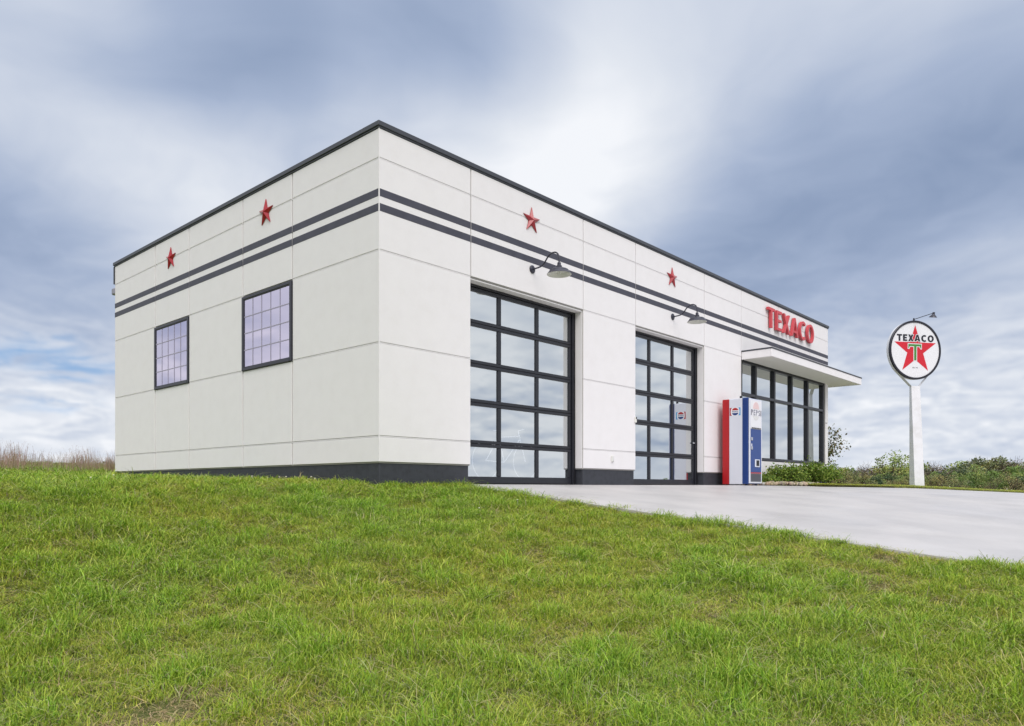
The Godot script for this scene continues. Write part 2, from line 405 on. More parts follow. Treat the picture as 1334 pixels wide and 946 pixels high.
# ------------------------------------------------------------------ letters (unit height)
func ring(cx: float, cy: float, rx: float, ry: float, wx: float, wy: float, a0: float, a1: float, steps: int) -> Array:
	var out := []
	for k in steps:
		var a := lerpf(a0, a1, float(k) / steps); var b := lerpf(a0, a1, float(k + 1) / steps)
		out.append(PackedVector2Array([Vector2(cx + rx * cos(a), cy + ry * sin(a)), Vector2(cx + rx * cos(b), cy + ry * sin(b)), Vector2(cx + (rx - wx) * cos(b), cy + (ry - wy) * sin(b)), Vector2(cx + (rx - wx) * cos(a), cy + (ry - wy) * sin(a))]))
	return out
func rect(x0: float, y0: float, x1: float, y1: float) -> PackedVector2Array:
	return PackedVector2Array([Vector2(x0, y0), Vector2(x1, y0), Vector2(x1, y1), Vector2(x0, y1)])
func glyph(ch: String, s: float) -> Dictionary:        # s = stroke; returns polygons and width
	match ch:
		"T": return {"w": 0.66, "p": [rect(0, 1 - s, 0.66, 1), rect(0.33 - s / 2, 0, 0.33 + s / 2, 1 - s)]}
		"E": return {"w": 0.54, "p": [rect(0, 0, s, 1), rect(s, 0, 0.54, s), rect(s, 0.5 - s * .45, 0.49, 0.5 + s * .45), rect(s, 1 - s, 0.54, 1)]}
		"X":
			var w := 0.68; var d := s * 1.18
			return {"w": w, "p": [PackedVector2Array([Vector2(0, 0), Vector2(d, 0), Vector2(w / 2, 0.5 - d * .78), Vector2(w - d, 0), Vector2(w, 0), Vector2(w / 2 + d * .53, 0.5), Vector2(w, 1), Vector2(w - d, 1), Vector2(w / 2, 0.5 + d * .78), Vector2(d, 1), Vector2(0, 1), Vector2(w / 2 - d * .53, 0.5)])]}
		"A":
			var w := 0.76; var d := s * 1.08; var c := w / 2
			var top := 1.0 - d * 1.05                      # height of the inner apex
			var inner := func(y: float) -> float: return lerpf(d, c, y / top)
			return {"w": w, "p": [PackedVector2Array([Vector2(0, 0), Vector2(d, 0), Vector2(c, top), Vector2(c, 1), Vector2(c - d * .52, 1)]), PackedVector2Array([Vector2(w, 0), Vector2(c + d * .52, 1), Vector2(c, 1), Vector2(c, top), Vector2(w - d, 0)]),
				PackedVector2Array([Vector2(inner.call(0.2), 0.2), Vector2(w - inner.call(0.2), 0.2), Vector2(w - inner.call(0.2 + s * .85), 0.2 + s * .85), Vector2(inner.call(0.2 + s * .85), 0.2 + s * .85)])]}
		"C": return {"w": 0.70, "p": ring(0.40, 0.5, 0.40, 0.52, s, s, deg_to_rad(48), deg_to_rad(312), 22)}
		"O": return {"w": 0.80, "p": ring(0.40, 0.5, 0.40, 0.52, s, s, 0, TAU, 32)}
		"P": return {"w": 0.54, "p": [rect(0, 0, s, 1)] + ring(s, 0.72, 0.54 - s, 0.28, s, s, -PI / 2, PI / 2, 12)}
		"S": return {"w": 0.54, "p": ring(0.27, 0.74, 0.27, 0.26, s, s, deg_to_rad(20), deg_to_rad(270), 14) + ring(0.27, 0.26, 0.27, 0.26 + s * .0, s, s, deg_to_rad(-160), deg_to_rad(90), 14)}
		"I": return {"w": s, "p": [rect(0, 0, s, 1)]}
	return {"w": 0.3, "p": []}
func word(text: String, stroke: float, gap: float) -> Array:      # [letter, x offset, polygons], total width last
	var out := []; var x := 0.0
	for ch in text:
		var g := glyph(ch, stroke)
		out.append([ch, x, g.p]); x += g.w + gap
	out.append(x - gap)
	return out
func star_points(r: float, inner: float) -> PackedVector2Array:
	var p := PackedVector2Array()
	for k in 10:
		var a := PI / 2 + TAU * k / 10.0
		p.append(Vector2(cos(a), sin(a)) * (r if k % 2 == 0 else inner))
	return p
func disc(r: float, steps: int) -> PackedVector2Array:
	var p := PackedVector2Array()
	for k in steps: p.append(Vector2(cos(TAU * k / steps), sin(TAU * k / steps)) * r)
	return p

# ================================================================== the scene
func _ready() -> void:
	# ---- camera: level, with the lens shifted up so that verticals stay vertical
	var cam := Camera3D.new(); cam.name = "camera"
	cam.projection = Camera3D.PROJECTION_FRUSTUM
	cam.near = 0.1; cam.far = 6000.0
	cam.size = 0.1 * 946.0 / FOCAL
	cam.frustum_offset = Vector2(0, 0.1 * (634.93 - 473.0) / FOCAL)
	add_child(cam)
	cam.position = CAM; cam.rotation_degrees = Vector3(0, -YAW, 0)
	cam.current = true
	# ---- sky and exposure
	var env := Environment.new()
	env.background_mode = Environment.BG_SKY
	env.sky = make_sky()
	env.tonemap_mode = Environment.TONE_MAPPER_LINEAR
	env.tonemap_exposure = 1.58
	env.sdfgi_enabled = true; env.ssao_enabled = true; env.ssil_enabled = true
	var we := WorldEnvironment.new(); we.name = "world_environment"; we.environment = env; add_child(we)
	# ---- sun behind thick cloud, high behind the photographer
	var sun := DirectionalLight3D.new(); sun.name = "sun"
	sun.light_energy = 0.46; sun.light_color = Color(1.0, 0.97, 0.945); sun.light_angular_distance = 40.0; sun.shadow_enabled = true
	add_child(sun)
	sun.look_at_from_position(Vector3(-0.46, 0.80, 0.64) * 50.0, Vector3.ZERO, Vector3.UP)

	bumps.seed = 5; bumps.frequency = 0.45; bumps.fractal_octaves = 3
	make_materials()
	build_ground()
	build_station()
	build_wall_things()
	build_vending()
	build_pole_sign()
	build_planting()
	build_far_trees()
	build_grass()

# ------------------------------------------------------------------ ground and lot
func lines(spans: Array) -> PackedFloat32Array:         # [from, to, step] runs, joined
	var out := PackedFloat32Array()
	for s in spans:
		var k := int(round((s[1] - s[0]) / s[2]))
		for i in k: out.append(lerpf(s[0], s[1], float(i) / k))
	out.append(spans[-1][1])
	return out
func sheet(xs: PackedFloat32Array, zs: PackedFloat32Array, f: Callable) -> ArrayMesh:
	var st := SurfaceTool.new(); st.begin(Mesh.PRIMITIVE_TRIANGLES)
	st.set_smooth_group(0)
	for x in xs:
		for z in zs: st.add_vertex(Vector3(x, f.call(x, z), z))
	var nz := zs.size()
	for i in xs.size() - 1:
		for j in nz - 1:
			var a := i * nz + j
			for k in [a, a + nz, a + nz + 1, a, a + nz + 1, a + 1]: st.add_index(k)
	st.generate_normals()
	return st.commit()
func build_ground() -> void:
	var xs := lines([[-2500, -600, 400], [-600, -100, 60], [-100, -30, 10], [-30, -12, 1.5], [-12, 1.25, 0.25], [1.25, 2.0, 0.125], [2, 20, 0.5], [20, 60, 2], [60, 160, 8], [160, 600, 50], [600, 2500, 400]])
	var zs := lines([[-2500, -600, 400], [-600, -120, 50], [-120, -30, 5], [-30, -9.5, 0.75], [-9.5, 10.0, 0.25], [10, 40, 1.5], [40, 160, 8], [160, 600, 50], [600, 2500, 400]])
	tag(put(sheet(xs, zs, terrain_y), "ground", M.soil), "", "", "", "structure")
	# concrete lot: a warped sheet with a thick near edge
	var mb := MB.new()
	var xl := lines([[1.36, 11, 0.4], [11, 20, 0.6], [20, 62, 3]])
	for i in xl.size() - 1:
		var x0 := xl[i]; var x1 := xl[i + 1]
		var b0 := back_edge(x0) if x0 >= 10.6 else -0.26; var b1 := back_edge(x1) if x1 > 10.6 else -0.26
		if x0 < 10.6 and x1 > 10.6: b1 = -0.26
		for j in 30:
			var t0 := float(j) / 30; var t1 := float(j + 1) / 30
			t0 = t0 * t0; t1 = t1 * t1
			var p := []
			for q in [[x0, lerpf(b0, b0 + 15.0, t0)], [x0, lerpf(b0, b0 + 15.0, t1)], [x1, lerpf(b1, b1 + 15.0, t1)], [x1, lerpf(b1, b1 + 15.0, t0)]]:
				p.append(Vector3(q[0], lot_y(q[0], q[1]), q[1]))
			mb.quad(p[0], p[1], p[2], p[3])
			if i == 0: mb.quad(p[0], p[0] - Vector3(0, 0.14, 0), p[1] - Vector3(0, 0.14, 0), p[1])
			if j == 0: mb.quad(p[3], p[3] - Vector3(0, 0.14, 0), p[0] - Vector3(0, 0.14, 0), p[0])
			if j == 29: mb.quad(p[1], p[1] - Vector3(0, 0.14, 0), p[2] - Vector3(0, 0.14, 0), p[2])
	tag(put(mb, "driveway", M.concrete), "", "", "", "structure")

# ------------------------------------------------------------------ the building
const ROWS := [0.29, 0.622, 1.844, 3.053, 4.25, 4.645]
const COLS := [0.0, 1.68, 4.435, 6.11, 8.86, 10.70, 12.87, 15.07, 16.52]
const SIDE := [0.0, 2.09, 3.575, 5.535, 7.0, 9.06]
const STRIPES := [[3.752, 3.853], [3.559, 3.661]]
func build_station() -> void:
	var b := thing("service_station", Vector3.ZERO, "white panelled flat-roofed service station with two dark stripes and glazed garage doors", "building")
	var T := 0.018                                   # panel thickness; panels stand proud of the wall core
	# wall cores (real thickness, real openings)
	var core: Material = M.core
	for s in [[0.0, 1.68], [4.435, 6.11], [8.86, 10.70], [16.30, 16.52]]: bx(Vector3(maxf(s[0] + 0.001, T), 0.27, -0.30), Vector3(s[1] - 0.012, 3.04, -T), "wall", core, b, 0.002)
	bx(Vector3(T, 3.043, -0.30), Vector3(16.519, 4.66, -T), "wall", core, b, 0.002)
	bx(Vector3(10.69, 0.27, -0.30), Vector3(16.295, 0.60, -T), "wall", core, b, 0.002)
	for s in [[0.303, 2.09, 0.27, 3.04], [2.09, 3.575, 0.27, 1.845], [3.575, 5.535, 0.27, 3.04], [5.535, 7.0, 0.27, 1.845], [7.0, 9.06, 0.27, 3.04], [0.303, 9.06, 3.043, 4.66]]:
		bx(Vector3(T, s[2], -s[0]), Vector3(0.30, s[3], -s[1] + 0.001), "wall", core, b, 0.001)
	bx(Vector3(16.22, -0.3, -9.06), Vector3(16.50, 4.66, -0.304), "wall", M.panel, b)
	bx(Vector3(0.304, -0.3, -9.06), Vector3(16.216, 4.66, -8.78), "wall", M.panel, b)
	bx(Vector3(0.31, 4.30, -8.77), Vector3(16.21, 4.45, -0.31), "roof", M.coping, b)
	bx(Vector3(0.31, -0.25, -8.77), Vector3(16.21, 0.0, -0.265), "floor", M.interior_floor, b)
	bx(Vector3(0.32, 3.5, -8.76), Vector3(16.20, 3.55, -0.32), "ceiling", M.interior, b)
	bx(Vector3(10.3, 0.002, -8.76), Vector3(10.42, 3.498, -0.32), "partition", M.interior, b)
	# front panels
	for i in COLS.size() - 1:
		for j in ROWS.size() - 1:
			var x0: float = COLS[i]; var x1: float = COLS[i + 1]; var y0: float = ROWS[j]; var y1: float = ROWS[j + 1]
			if (i == 1 or i == 3) and j < 3: continue
			if i > 4 and j in [1, 2]: continue
			if i > 4 and j == 0 and i < 8: y1 = 0.615
			var g := 0.010; var gy := 0.0105
			bx(Vector3(x0 + (0.012 if i == 0 else g), y0 + (0.0 if j == 0 else gy), -T - 0.006), Vector3(x1 - g, y1 - gy, 0.0), "panel", M.panel, b, 0.003)
			if j > 0 and not ((i == 1 or i == 3) and j == 3) and not (i > 4 and j == 3):     # flashing in the horizontal joint
				bx(Vector3(x0 + g, y0 - 0.0068, -T - 0.004), Vector3(x1 - g, y0 + 0.0055, -0.003), "flashing", M.panel, b, 0.001)
	# panel at the far end of the storefront
	for j in [1, 2]: bx(Vector3(16.31, ROWS[j] + 0.011, -T - 0.006), Vector3(16.515, ROWS[j + 1] - 0.011, 0.0), "panel", M.panel, b, 0.003)
	# side panels
	for i in SIDE.size() - 1:
		for j in ROWS.size() - 1:
			if (i == 1 or i == 3) and j == 2: continue
			var z0: float = SIDE[i]; var z1: float = SIDE[i + 1]; var y0: float = ROWS[j]; var y1: float = ROWS[j + 1]
			bx(Vector3(0.0, y0 + (0.0 if j == 0 else 0.011), -z0 - (0.012 if i == 0 else 0.016)), Vector3(T + 0.006, y1 - 0.011, -z1 + 0.016), "panel", M.panel, b, 0.003)
			if j > 0 and not ((i == 1 or i == 3) and j in [2, 3]):
				bx(Vector3(0.003, y0 - 0.0068, -z0 - 0.007), Vector3(T + 0.004, y0 + 0.0055, -z1 + 0.007), "flashing", M.panel, b, 0.001)
	# corner trim, stripes, coping
	bx(Vector3(-0.003, 0.29, -0.011), Vector3(0.011, 4.645, 0.003), "corner_trim", M.panel, b, 0.002)
	for s in STRIPES:
		for i in COLS.size() - 1: bx(Vector3(COLS[i] + (0.014 if i == 0 else 0.008), s[0], -0.002), Vector3(COLS[i + 1] - 0.008, s[1], 0.0022), "stripe", M.stripe, b, 0.001)
		for i in SIDE.size() - 1: bx(Vector3(-0.0022, s[0], -SIDE[i] - (0.014 if i == 0 else 0.008)), Vector3(0.002, s[1], -SIDE[i + 1] + 0.008), "stripe", M.stripe, b, 0.001)
		bx(Vector3(0.3, s[0] + 0.0005, -T - 0.002), Vector3(16.4, s[1] - 0.0005, -T + 0.004), "stripe", M.stripe, b, 0.001)
		bx(Vector3(T - 0.004, s[0] + 0.0005, -8.9), Vector3(T + 0.002, s[1] - 0.0005, -0.3), "stripe", M.stripe, b, 0.001)
	bx(Vector3(-0.028, 4.662, -0.33), Vector3(16.54, 4.725, 0.028), "coping", M.coping, b, 0.004)
	bx(Vector3(-0.028, 4.662, -9.09), Vector3(0.33, 4.724, -0.332), "coping", M.coping, b, 0.004)
	bx(Vector3(0.332, 4.662, -9.09), Vector3(16.54, 4.724, -8.75), "coping", M.coping, b, 0.004)
	bx(Vector3(16.20, 4.662, -8.748), Vector3(16.54, 4.724, -0.332), "coping", M.coping, b, 0.004)
	bx(Vector3(-0.012, 4.640, -0.05), Vector3(16.53, 4.6615, 0.012), "drip_edge", M.coping, b, 0.002)
	bx(Vector3(-0.012, 4.640, -9.075), Vector3(0.05, 4.6615, -0.052), "drip_edge", M.coping, b, 0.002)
	bx(Vector3(-0.02, 4.27, -9.085), Vector3(0.05, 4.638, -9.062), "parapet_edge", M.coping, b, 0.003)
	var gut := MB.new(); gut.cbox(Vector3(-0.02, 4.06, -9.20), Vector3(16.5, 4.20, -9.064), 0.02)
	put(gut, "gutter", M.vend_text, b)
	# plinth
	for s in [[0.026, 1.655], [4.46, 6.085], [8.885, 16.49]]: bx(Vector3(s[0], -0.45, -0.28), Vector3(s[1], 0.287, -0.028), "plinth", M.plinth, b, 0.006)
	bx(Vector3(0.028, -0.45, -9.03), Vector3(0.28, 0.287, -0.284), "plinth", M.plinth, b, 0.006)
	# door reveals
	for d in [[1.68, 4.435], [6.11, 8.86]]:
		bx(Vector3(d[1] - 0.010, 0.289, -0.17), Vector3(d[1] + 0.002, 3.028, -0.0255), "jamb", M.panel, b, 0.002)
		bx(Vector3(d[0] - 0.002, 0.289, -0.17), Vector3(d[0] + 0.010, 3.028, -0.0255), "jamb", M.panel, b, 0.002)
		bx(Vector3(d[0] + 0.012, 3.022, -0.17), Vector3(d[1] - 0.012, 3.042, -0.0255), "head", M.panel, b, 0.002)
		garage_door(b, d[0], d[1])
	# small fittings
	var o := bx(Vector3(5.275, 0.42, 0.001), Vector3(5.345, 0.535, 0.03), "outlet_cover", M.lamp_white, b, 0.008)
	bx(Vector3(5.29, 0.43, 0.031), Vector3(5.33, 0.52, 0.036), "lid", M.trim, o, 0.004)
	o = bx(Vector3(6.055, 1.19, 0.001), Vector3(6.10, 1.30, 0.035), "keypad", M.lamp_white, b, 0.006)
	bx(Vector3(6.06, 1.26, 0.0355), Vector3(6.095, 1.297, 0.039), "cover", M.dark, o, 0.003)
	for w in [[5.535, 7.0], [2.09, 3.575]]: side_window(b, w[0], w[1])
	storefront(b)
	canopy(b)

func pane(a: Vector3, bb: Vector3, called: String, m: Material, parent: Node) -> void:
	var mb := MB.new()
	if absf(a.z - bb.z) < 0.0001: mb.quad(Vector3(a.x, a.y, a.z), Vector3(bb.x, a.y, a.z), Vector3(bb.x, bb.y, a.z), Vector3(a.x, bb.y, a.z))
	else: mb.quad(Vector3(a.x, a.y, bb.z), Vector3(a.x, a.y, a.z), Vector3(a.x, bb.y, a.z), Vector3(a.x, bb.y, bb.z))
	put(mb, called, m, parent)

func garage_door(b: Node3D, x0: float, x1: float) -> void:
	var z := -0.20
	var l := x0 - 0.085; var r := x1 - 0.078
	# steel tracks and header round the door
	var f := bx(Vector3(r + 0.003, 0.0, -0.245), Vector3(r + 0.138, 3.06, -0.172), "door_track", M.metal, b, 0.004)
	bx(Vector3(r + 0.038, 0.01, -0.1715), Vector3(r + 0.058, 3.03, -0.160), "weather_strip", M.dark, f, 0.002)
	bx(Vector3(x0 - 0.2, 0.0, -0.30), Vector3(l - 0.002, 3.06, -0.18), "door_track", M.metal, b, 0.004)
	bx(Vector3(l, 2.99, -0.245), Vector3(r, 3.09, -0.172), "door_header", M.metal, b, 0.004)
	var d := Node3D.new(); d.name = "garage_door"; b.add_child(d, true)
	var cols := [l, l + (r - l) / 3.0, l + (r - l) * 2.0 / 3.0, r]
	var ys := [0.0, 0.62, 1.245, 1.835, 2.45, 2.988]
	var half := 0.052
	for j in 6:
		var lo: float = 0.012 if j == 0 else ys[j] - half; var hi: float = 0.118 if j == 0 else (ys[j] if j == 5 else ys[j] + half)
		if j == 5: lo = ys[5] - 0.06
		if j > 0 and j < 5:                               # two sections meet here
			bx(Vector3(l, lo, z - 0.04), Vector3(r, ys[j] - 0.002, z), "rail", M.metal, d, 0.006)
			bx(Vector3(l, ys[j] + 0.002, z - 0.04), Vector3(r, hi, z), "rail", M.metal, d, 0.006)
		else: bx(Vector3(l, lo, z - 0.04), Vector3(r, hi, z), "rail", M.metal, d, 0.006)
	for j in 5:
		var lo: float = 0.118 if j == 0 else ys[j] + half; var hi: float = ys[j + 1] - (half if j < 4 else 0.06)
		for i in 4:
			var w := 0.036 if i in [1, 2] else 0.03
			var c: float = cols[i] + (w if i == 0 else (-w if i == 3 else 0.0))
			bx(Vector3(c - w, lo + 0.001, z - 0.038), Vector3(c + w, hi - 0.001, z - 0.002), "stile", M.metal, d, 0.005)
			if i < 3:
				var a: float = cols[i] + (0.06 if i == 0 else w); var e: float = cols[i + 1] - (0.06 if i == 2 else 0.036)
				pane(Vector3(a - 0.004, lo - 0.004, z - 0.026), Vector3(e + 0.004, hi + 0.004, z - 0.026), "pane", M.glass, d)
	if x0 > 5.0: bx(Vector3(r - 0.075, 0.91, z + 0.001), Vector3(r - 0.01, 0.94, z + 0.02), "handle", M.chrome, d, 0.004)

func side_window(b: Node3D, z0: float, z1: float) -> void:
	var w := Node3D.new(); w.name = "window"; b.add_child(w, true)
	var y0 := 1.838; var y1 := 3.04; var f := 0.047
	# outer frame, a little proud of the panels, with a stepped inner sash
	bx(Vector3(-0.022, y0, -z0 + 0.004), Vector3(0.10, y1, -z0 - f), "frame", M.window_frame, w, 0.006)
	bx(Vector3(-0.022, y0, -z1 + f), Vector3(0.10, y1, -z1 - 0.004), "frame", M.window_frame, w, 0.006)
	bx(Vector3(-0.021, y1 - f, -z0 - f - 0.001), Vector3(0.10, y1, -z1 + f + 0.001), "frame", M.window_frame, w, 0.006)
	bx(Vector3(-0.026, y0, -z0 - f - 0.001), Vector3(0.10, y0 + f * 1.1, -z1 + f + 0.001), "sill", M.window_frame, w, 0.006)
	var a := z0 + f; var c := z1 - f; var q := 0.013
	for s in [[a, a + q], [c - q, c]]: bx(Vector3(-0.016, y0 + f * 1.1 + 0.001, -s[0]), Vector3(0.06, y1 - f - 0.001, -s[1]), "sash", M.window_frame, w, 0.003)
	bx(Vector3(-0.0155, y1 - f - q, -a - q), Vector3(0.06, y1 - f - 0.001, -c + q), "sash", M.window_frame, w, 0.003)
	bx(Vector3(-0.0155, y0 + f * 1.1 + 0.001, -a - q), Vector3(0.06, y0 + f * 1.1 + q, -c + q), "sash", M.window_frame, w, 0.003)
	pane(Vector3(-0.004, y0 + 0.045, -a), Vector3(-0.004, y1 - 0.04, -c), "pane", M.glass_window, w)
	for k in range(1, 5):
		var z := lerpf(a + q, c - q, k / 5.0)
		bx(Vector3(-0.0085, y0 + 0.066, -z + 0.008), Vector3(-0.0055, y1 - 0.062, -z - 0.008), "muntin", M.muntin, w, 0.001)
	for k in range(1, 4):
		var y := lerpf(y0 + 0.066, y1 - 0.062, k / 4.0)
		bx(Vector3(-0.0095, y - 0.008, -a - q), Vector3(-0.006, y + 0.008, -c + q), "muntin", M.muntin, w, 0.001)

func storefront(b: Node3D) -> void:
	var s := Node3D.new(); s.name = "storefront"; b.add_child(s, true)
	var xs := [10.705, 11.60, 12.735, 13.885, 15.035, 16.295]
	var z := -0.03; var y0 := 0.62; var yt := 2.20; var y1 := 3.02
	var wd := [0.06, 0.045, 0.045, 0.045, 0.045, 0.055]
	for i in 6:
		var c: float = xs[i] + (0.06 if i == 0 else (-0.056 if i == 5 else 0.0))
		bx(Vector3(c - wd[i], y0 + 0.071, -0.16), Vector3(c + wd[i], y1 - 0.08, z), "mullion", M.metal, s, 0.004)
	bx(Vector3(xs[0], y1 - 0.079, -0.16), Vector3(xs[5], y1, z + 0.001), "head_rail", M.metal, s, 0.004)
	bx(Vector3(xs[0] - 0.0, y0, -0.16), Vector3(xs[5], y0 + 0.07, z + 0.012), "sill_rail", M.window_frame, s, 0.004)
	for i in 5:
		var a: float = xs[i] + (0.12 if i == 0 else wd[i]); var e: float = xs[i + 1] - (0.111 if i == 4 else wd[i + 1])
		bx(Vector3(a + 0.001, yt - 0.035, -0.15), Vector3(e - 0.001, yt + 0.035, z - 0.002), "transom", M.window_frame, s, 0.004)
		pane(Vector3(a - 0.006, y0 + 0.065, -0.09), Vector3(e + 0.006, yt - 0.03, -0.09), "pane", M.glass, s)
		pane(Vector3(a - 0.006, yt + 0.03, -0.09), Vector3(e + 0.006, y1 - 0.075, -0.09), "pane", M.glass, s)

func canopy(b: Node3D) -> void:
	var c := Node3D.new(); c.name = "canopy"; b.add_child(c, true)
	var x0 := 10.70; var x1 := 17.17; var zf := 0.74; var lo := 2.985; var hi := 3.168
	bx(Vector3(x0, lo, zf - 0.03), Vector3(x1, hi, zf), "fascia", M.panel, c, 0.004)
	bx(Vector3(x0, lo, 0.003), Vector3(x0 + 0.03, hi, zf - 0.031), "fascia", M.panel, c, 0.004)
	bx(Vector3(x1 - 0.03, lo, -2.6), Vector3(x1, hi, zf - 0.031), "fascia", M.panel, c, 0.004)
	bx(Vector3(x0 + 0.031, lo + 0.008, 0.003), Vector3(x1 - 0.031, lo + 0.02, zf - 0.031), "soffit", M.soffit, c, 0.002)
	bx(Vector3(16.525, lo + 0.008, -2.6), Vector3(x1 - 0.031, lo + 0.02, 0.001), "soffit", M.soffit, c, 0.002)
	bx(Vector3(x0 - 0.012, hi + 0.001, 0.004), Vector3(x1 + 0.012, hi + 0.032, zf + 0.014), "roof_edge", M.coping, c, 0.004)
	bx(Vector3(16.53, hi + 0.001, -2.6), Vector3(x1 + 0.012, hi + 0.031, 0.002), "roof_edge", M.coping, c, 0.004)

# ------------------------------------------------------------------ stars, lamps and lettering on the walls
func star_mesh(r: float, depth: float) -> MB:
	var mb := MB.new(); var p := star_points(r, r * 0.36)
	for k in 10:
		var a := p[k]; var d := p[(k + 1) % 10]
		mb.tri(Vector3(0, 0, depth), Vector3(a.x, a.y, 0.012), Vector3(d.x, d.y, 0.012))
		mb.quad(Vector3(a.x, a.y, 0.0), Vector3(d.x, d.y, 0.0), Vector3(d.x, d.y, 0.012), Vector3(a.x, a.y, 0.012))
	return mb
func build_wall_things() -> void:
	# stars
	var spots := [[Vector3(-0.004, 4.235, -6.27), -PI / 2, "red metal star on the side wall above the window by the rear corner"], [Vector3(-0.004, 4.235, -2.83), -PI / 2, "red metal star on the side wall above the window nearer the front corner"],
		[Vector3(3.04, 4.24, 0.004), 0.0, "red metal star on the front wall above the garage door next to the corner"], [Vector3(7.46, 4.25, 0.004), 0.0, "red metal star on the front wall above the garage door next to the vending machine"]]
	var first: MeshInstance3D
	for s in spots:
		var o: MeshInstance3D
		if first == null:
			o = put(star_mesh(0.212, 0.06), "wall_star", M.red); first = o
			tag(o, s[2], "star", "red stars on the station walls")
			o.position = s[0]; o.rotation.y = s[1]
		else: o = copy(first, s[0], s[2], s[1])
	# gooseneck lamps
	var l := thing("gooseneck_lamp", Vector3(3.06, 3.46, 0.0), "dark gooseneck wall lamp over the garage door next to the corner", "lamp", "gooseneck lamps on the front wall")
	var mb := MB.new()
	mb.xf = Transform3D(Basis(Vector3.RIGHT, PI / 2), Vector3(0, 0, 0.003))
	mb.lathe([Vector2(0, 0), Vector2(0.065, 0), Vector2(0.065, 0.012), Vector2(0.045, 0.025), Vector2(0, 0.03)], 24)
	put(mb, "wall_plate", M.lamp_dark, l)
	mb = MB.new()
	var pts := [Vector3(0, 0, 0.02), Vector3(0, 0.002, 0.10), Vector3(0, 0.012, 0.19), Vector3(0, 0.045, 0.25), Vector3(0, 0.095, 0.295), Vector3(0, 0.145, 0.345), Vector3(0, 0.175, 0.41), Vector3(0, 0.175, 0.475), Vector3(0, 0.145, 0.525), Vector3(0, 0.095, 0.55), Vector3(0, 0.03, 0.556), Vector3(0, -0.02, 0.556)]
	var smooth := []; var rad := []
	var cv := Curve3D.new()
	for i in pts.size():
		var t: Vector3 = (pts[mini(i + 1, pts.size() - 1)] - pts[maxi(i - 1, 0)]) / 6.0
		cv.add_point(pts[i], -t, t)
	for p in cv.tessellate(3, 4): smooth.append(p); rad.append(0.0125)
	mb.tube(smooth, rad, 10)
	put(mb, "arm", M.lamp_dark, l)
	mb = MB.new(); mb.xf = Transform3D(Basis.IDENTITY, Vector3(0, -0.185, 0.556))
	mb.lathe([Vector2(0.0, 0.185), Vector2(0.028, 0.18), Vector2(0.03, 0.14), Vector2(0.045, 0.13), Vector2(0.046, 0.085), Vector2(0.07, 0.084), Vector2(0.125, 0.078), Vector2(0.148, 0.064), Vector2(0.164, 0.035), Vector2(0.193, 0.0), Vector2(0.193, -0.004)], 36)
	var sh := put(mb, "shade", M.lamp_dark, l)
	mb = MB.new(); mb.xf = Transform3D(Basis.IDENTITY, Vector3(0, -0.185, 0.556))
	mb.lathe([Vector2(0.0, 0.076), Vector2(0.07, 0.075), Vector2(0.121, 0.07), Vector2(0.143, 0.058), Vector2(0.160, 0.03), Vector2(0.191, -0.005), Vector2(0.193, -0.0045)], 36)
	put(mb, "reflector", M.lamp_white, sh)
	mb = MB.new(); mb.xf = Transform3D(Basis.IDENTITY, Vector3(0, -0.185, 0.556))
	mb.lathe([Vector2(0.0, 0.0), Vector2(0.025, 0.008), Vector2(0.034, 0.03), Vector2(0.02, 0.07)], 16)
	put(mb, "bulb", M.lamp_white, sh)
	copy(l, Vector3(7.49, 3.455, 0.0), "dark gooseneck wall lamp over the garage door next to the vending machine")
	# lettering
	var t := thing("wall_lettering", Vector3(12.06, 3.985, 0.004), "thick red capital letters on the front wall above the canopy", "lettering")
	var ws := word("TEXACO", 0.135, 0.18)
	var H := 0.50; var sx: float = 3.10 / ws[-1]
	for k in 6:
		var face := MB.new(); var side := MB.new()
		for p in ws[k][2]:
			var q := PackedVector2Array()
			for a in p: q.append(Vector2((a.x + ws[k][1]) * sx, a.y * H))
			face.extrude(q, 0.02, 0.085, false); side.extrude(q, 0.02, 0.085, true, false)
		var o := put(face, "letter", M.letter, t)
		put(side, "letter_return", M.letter, o)

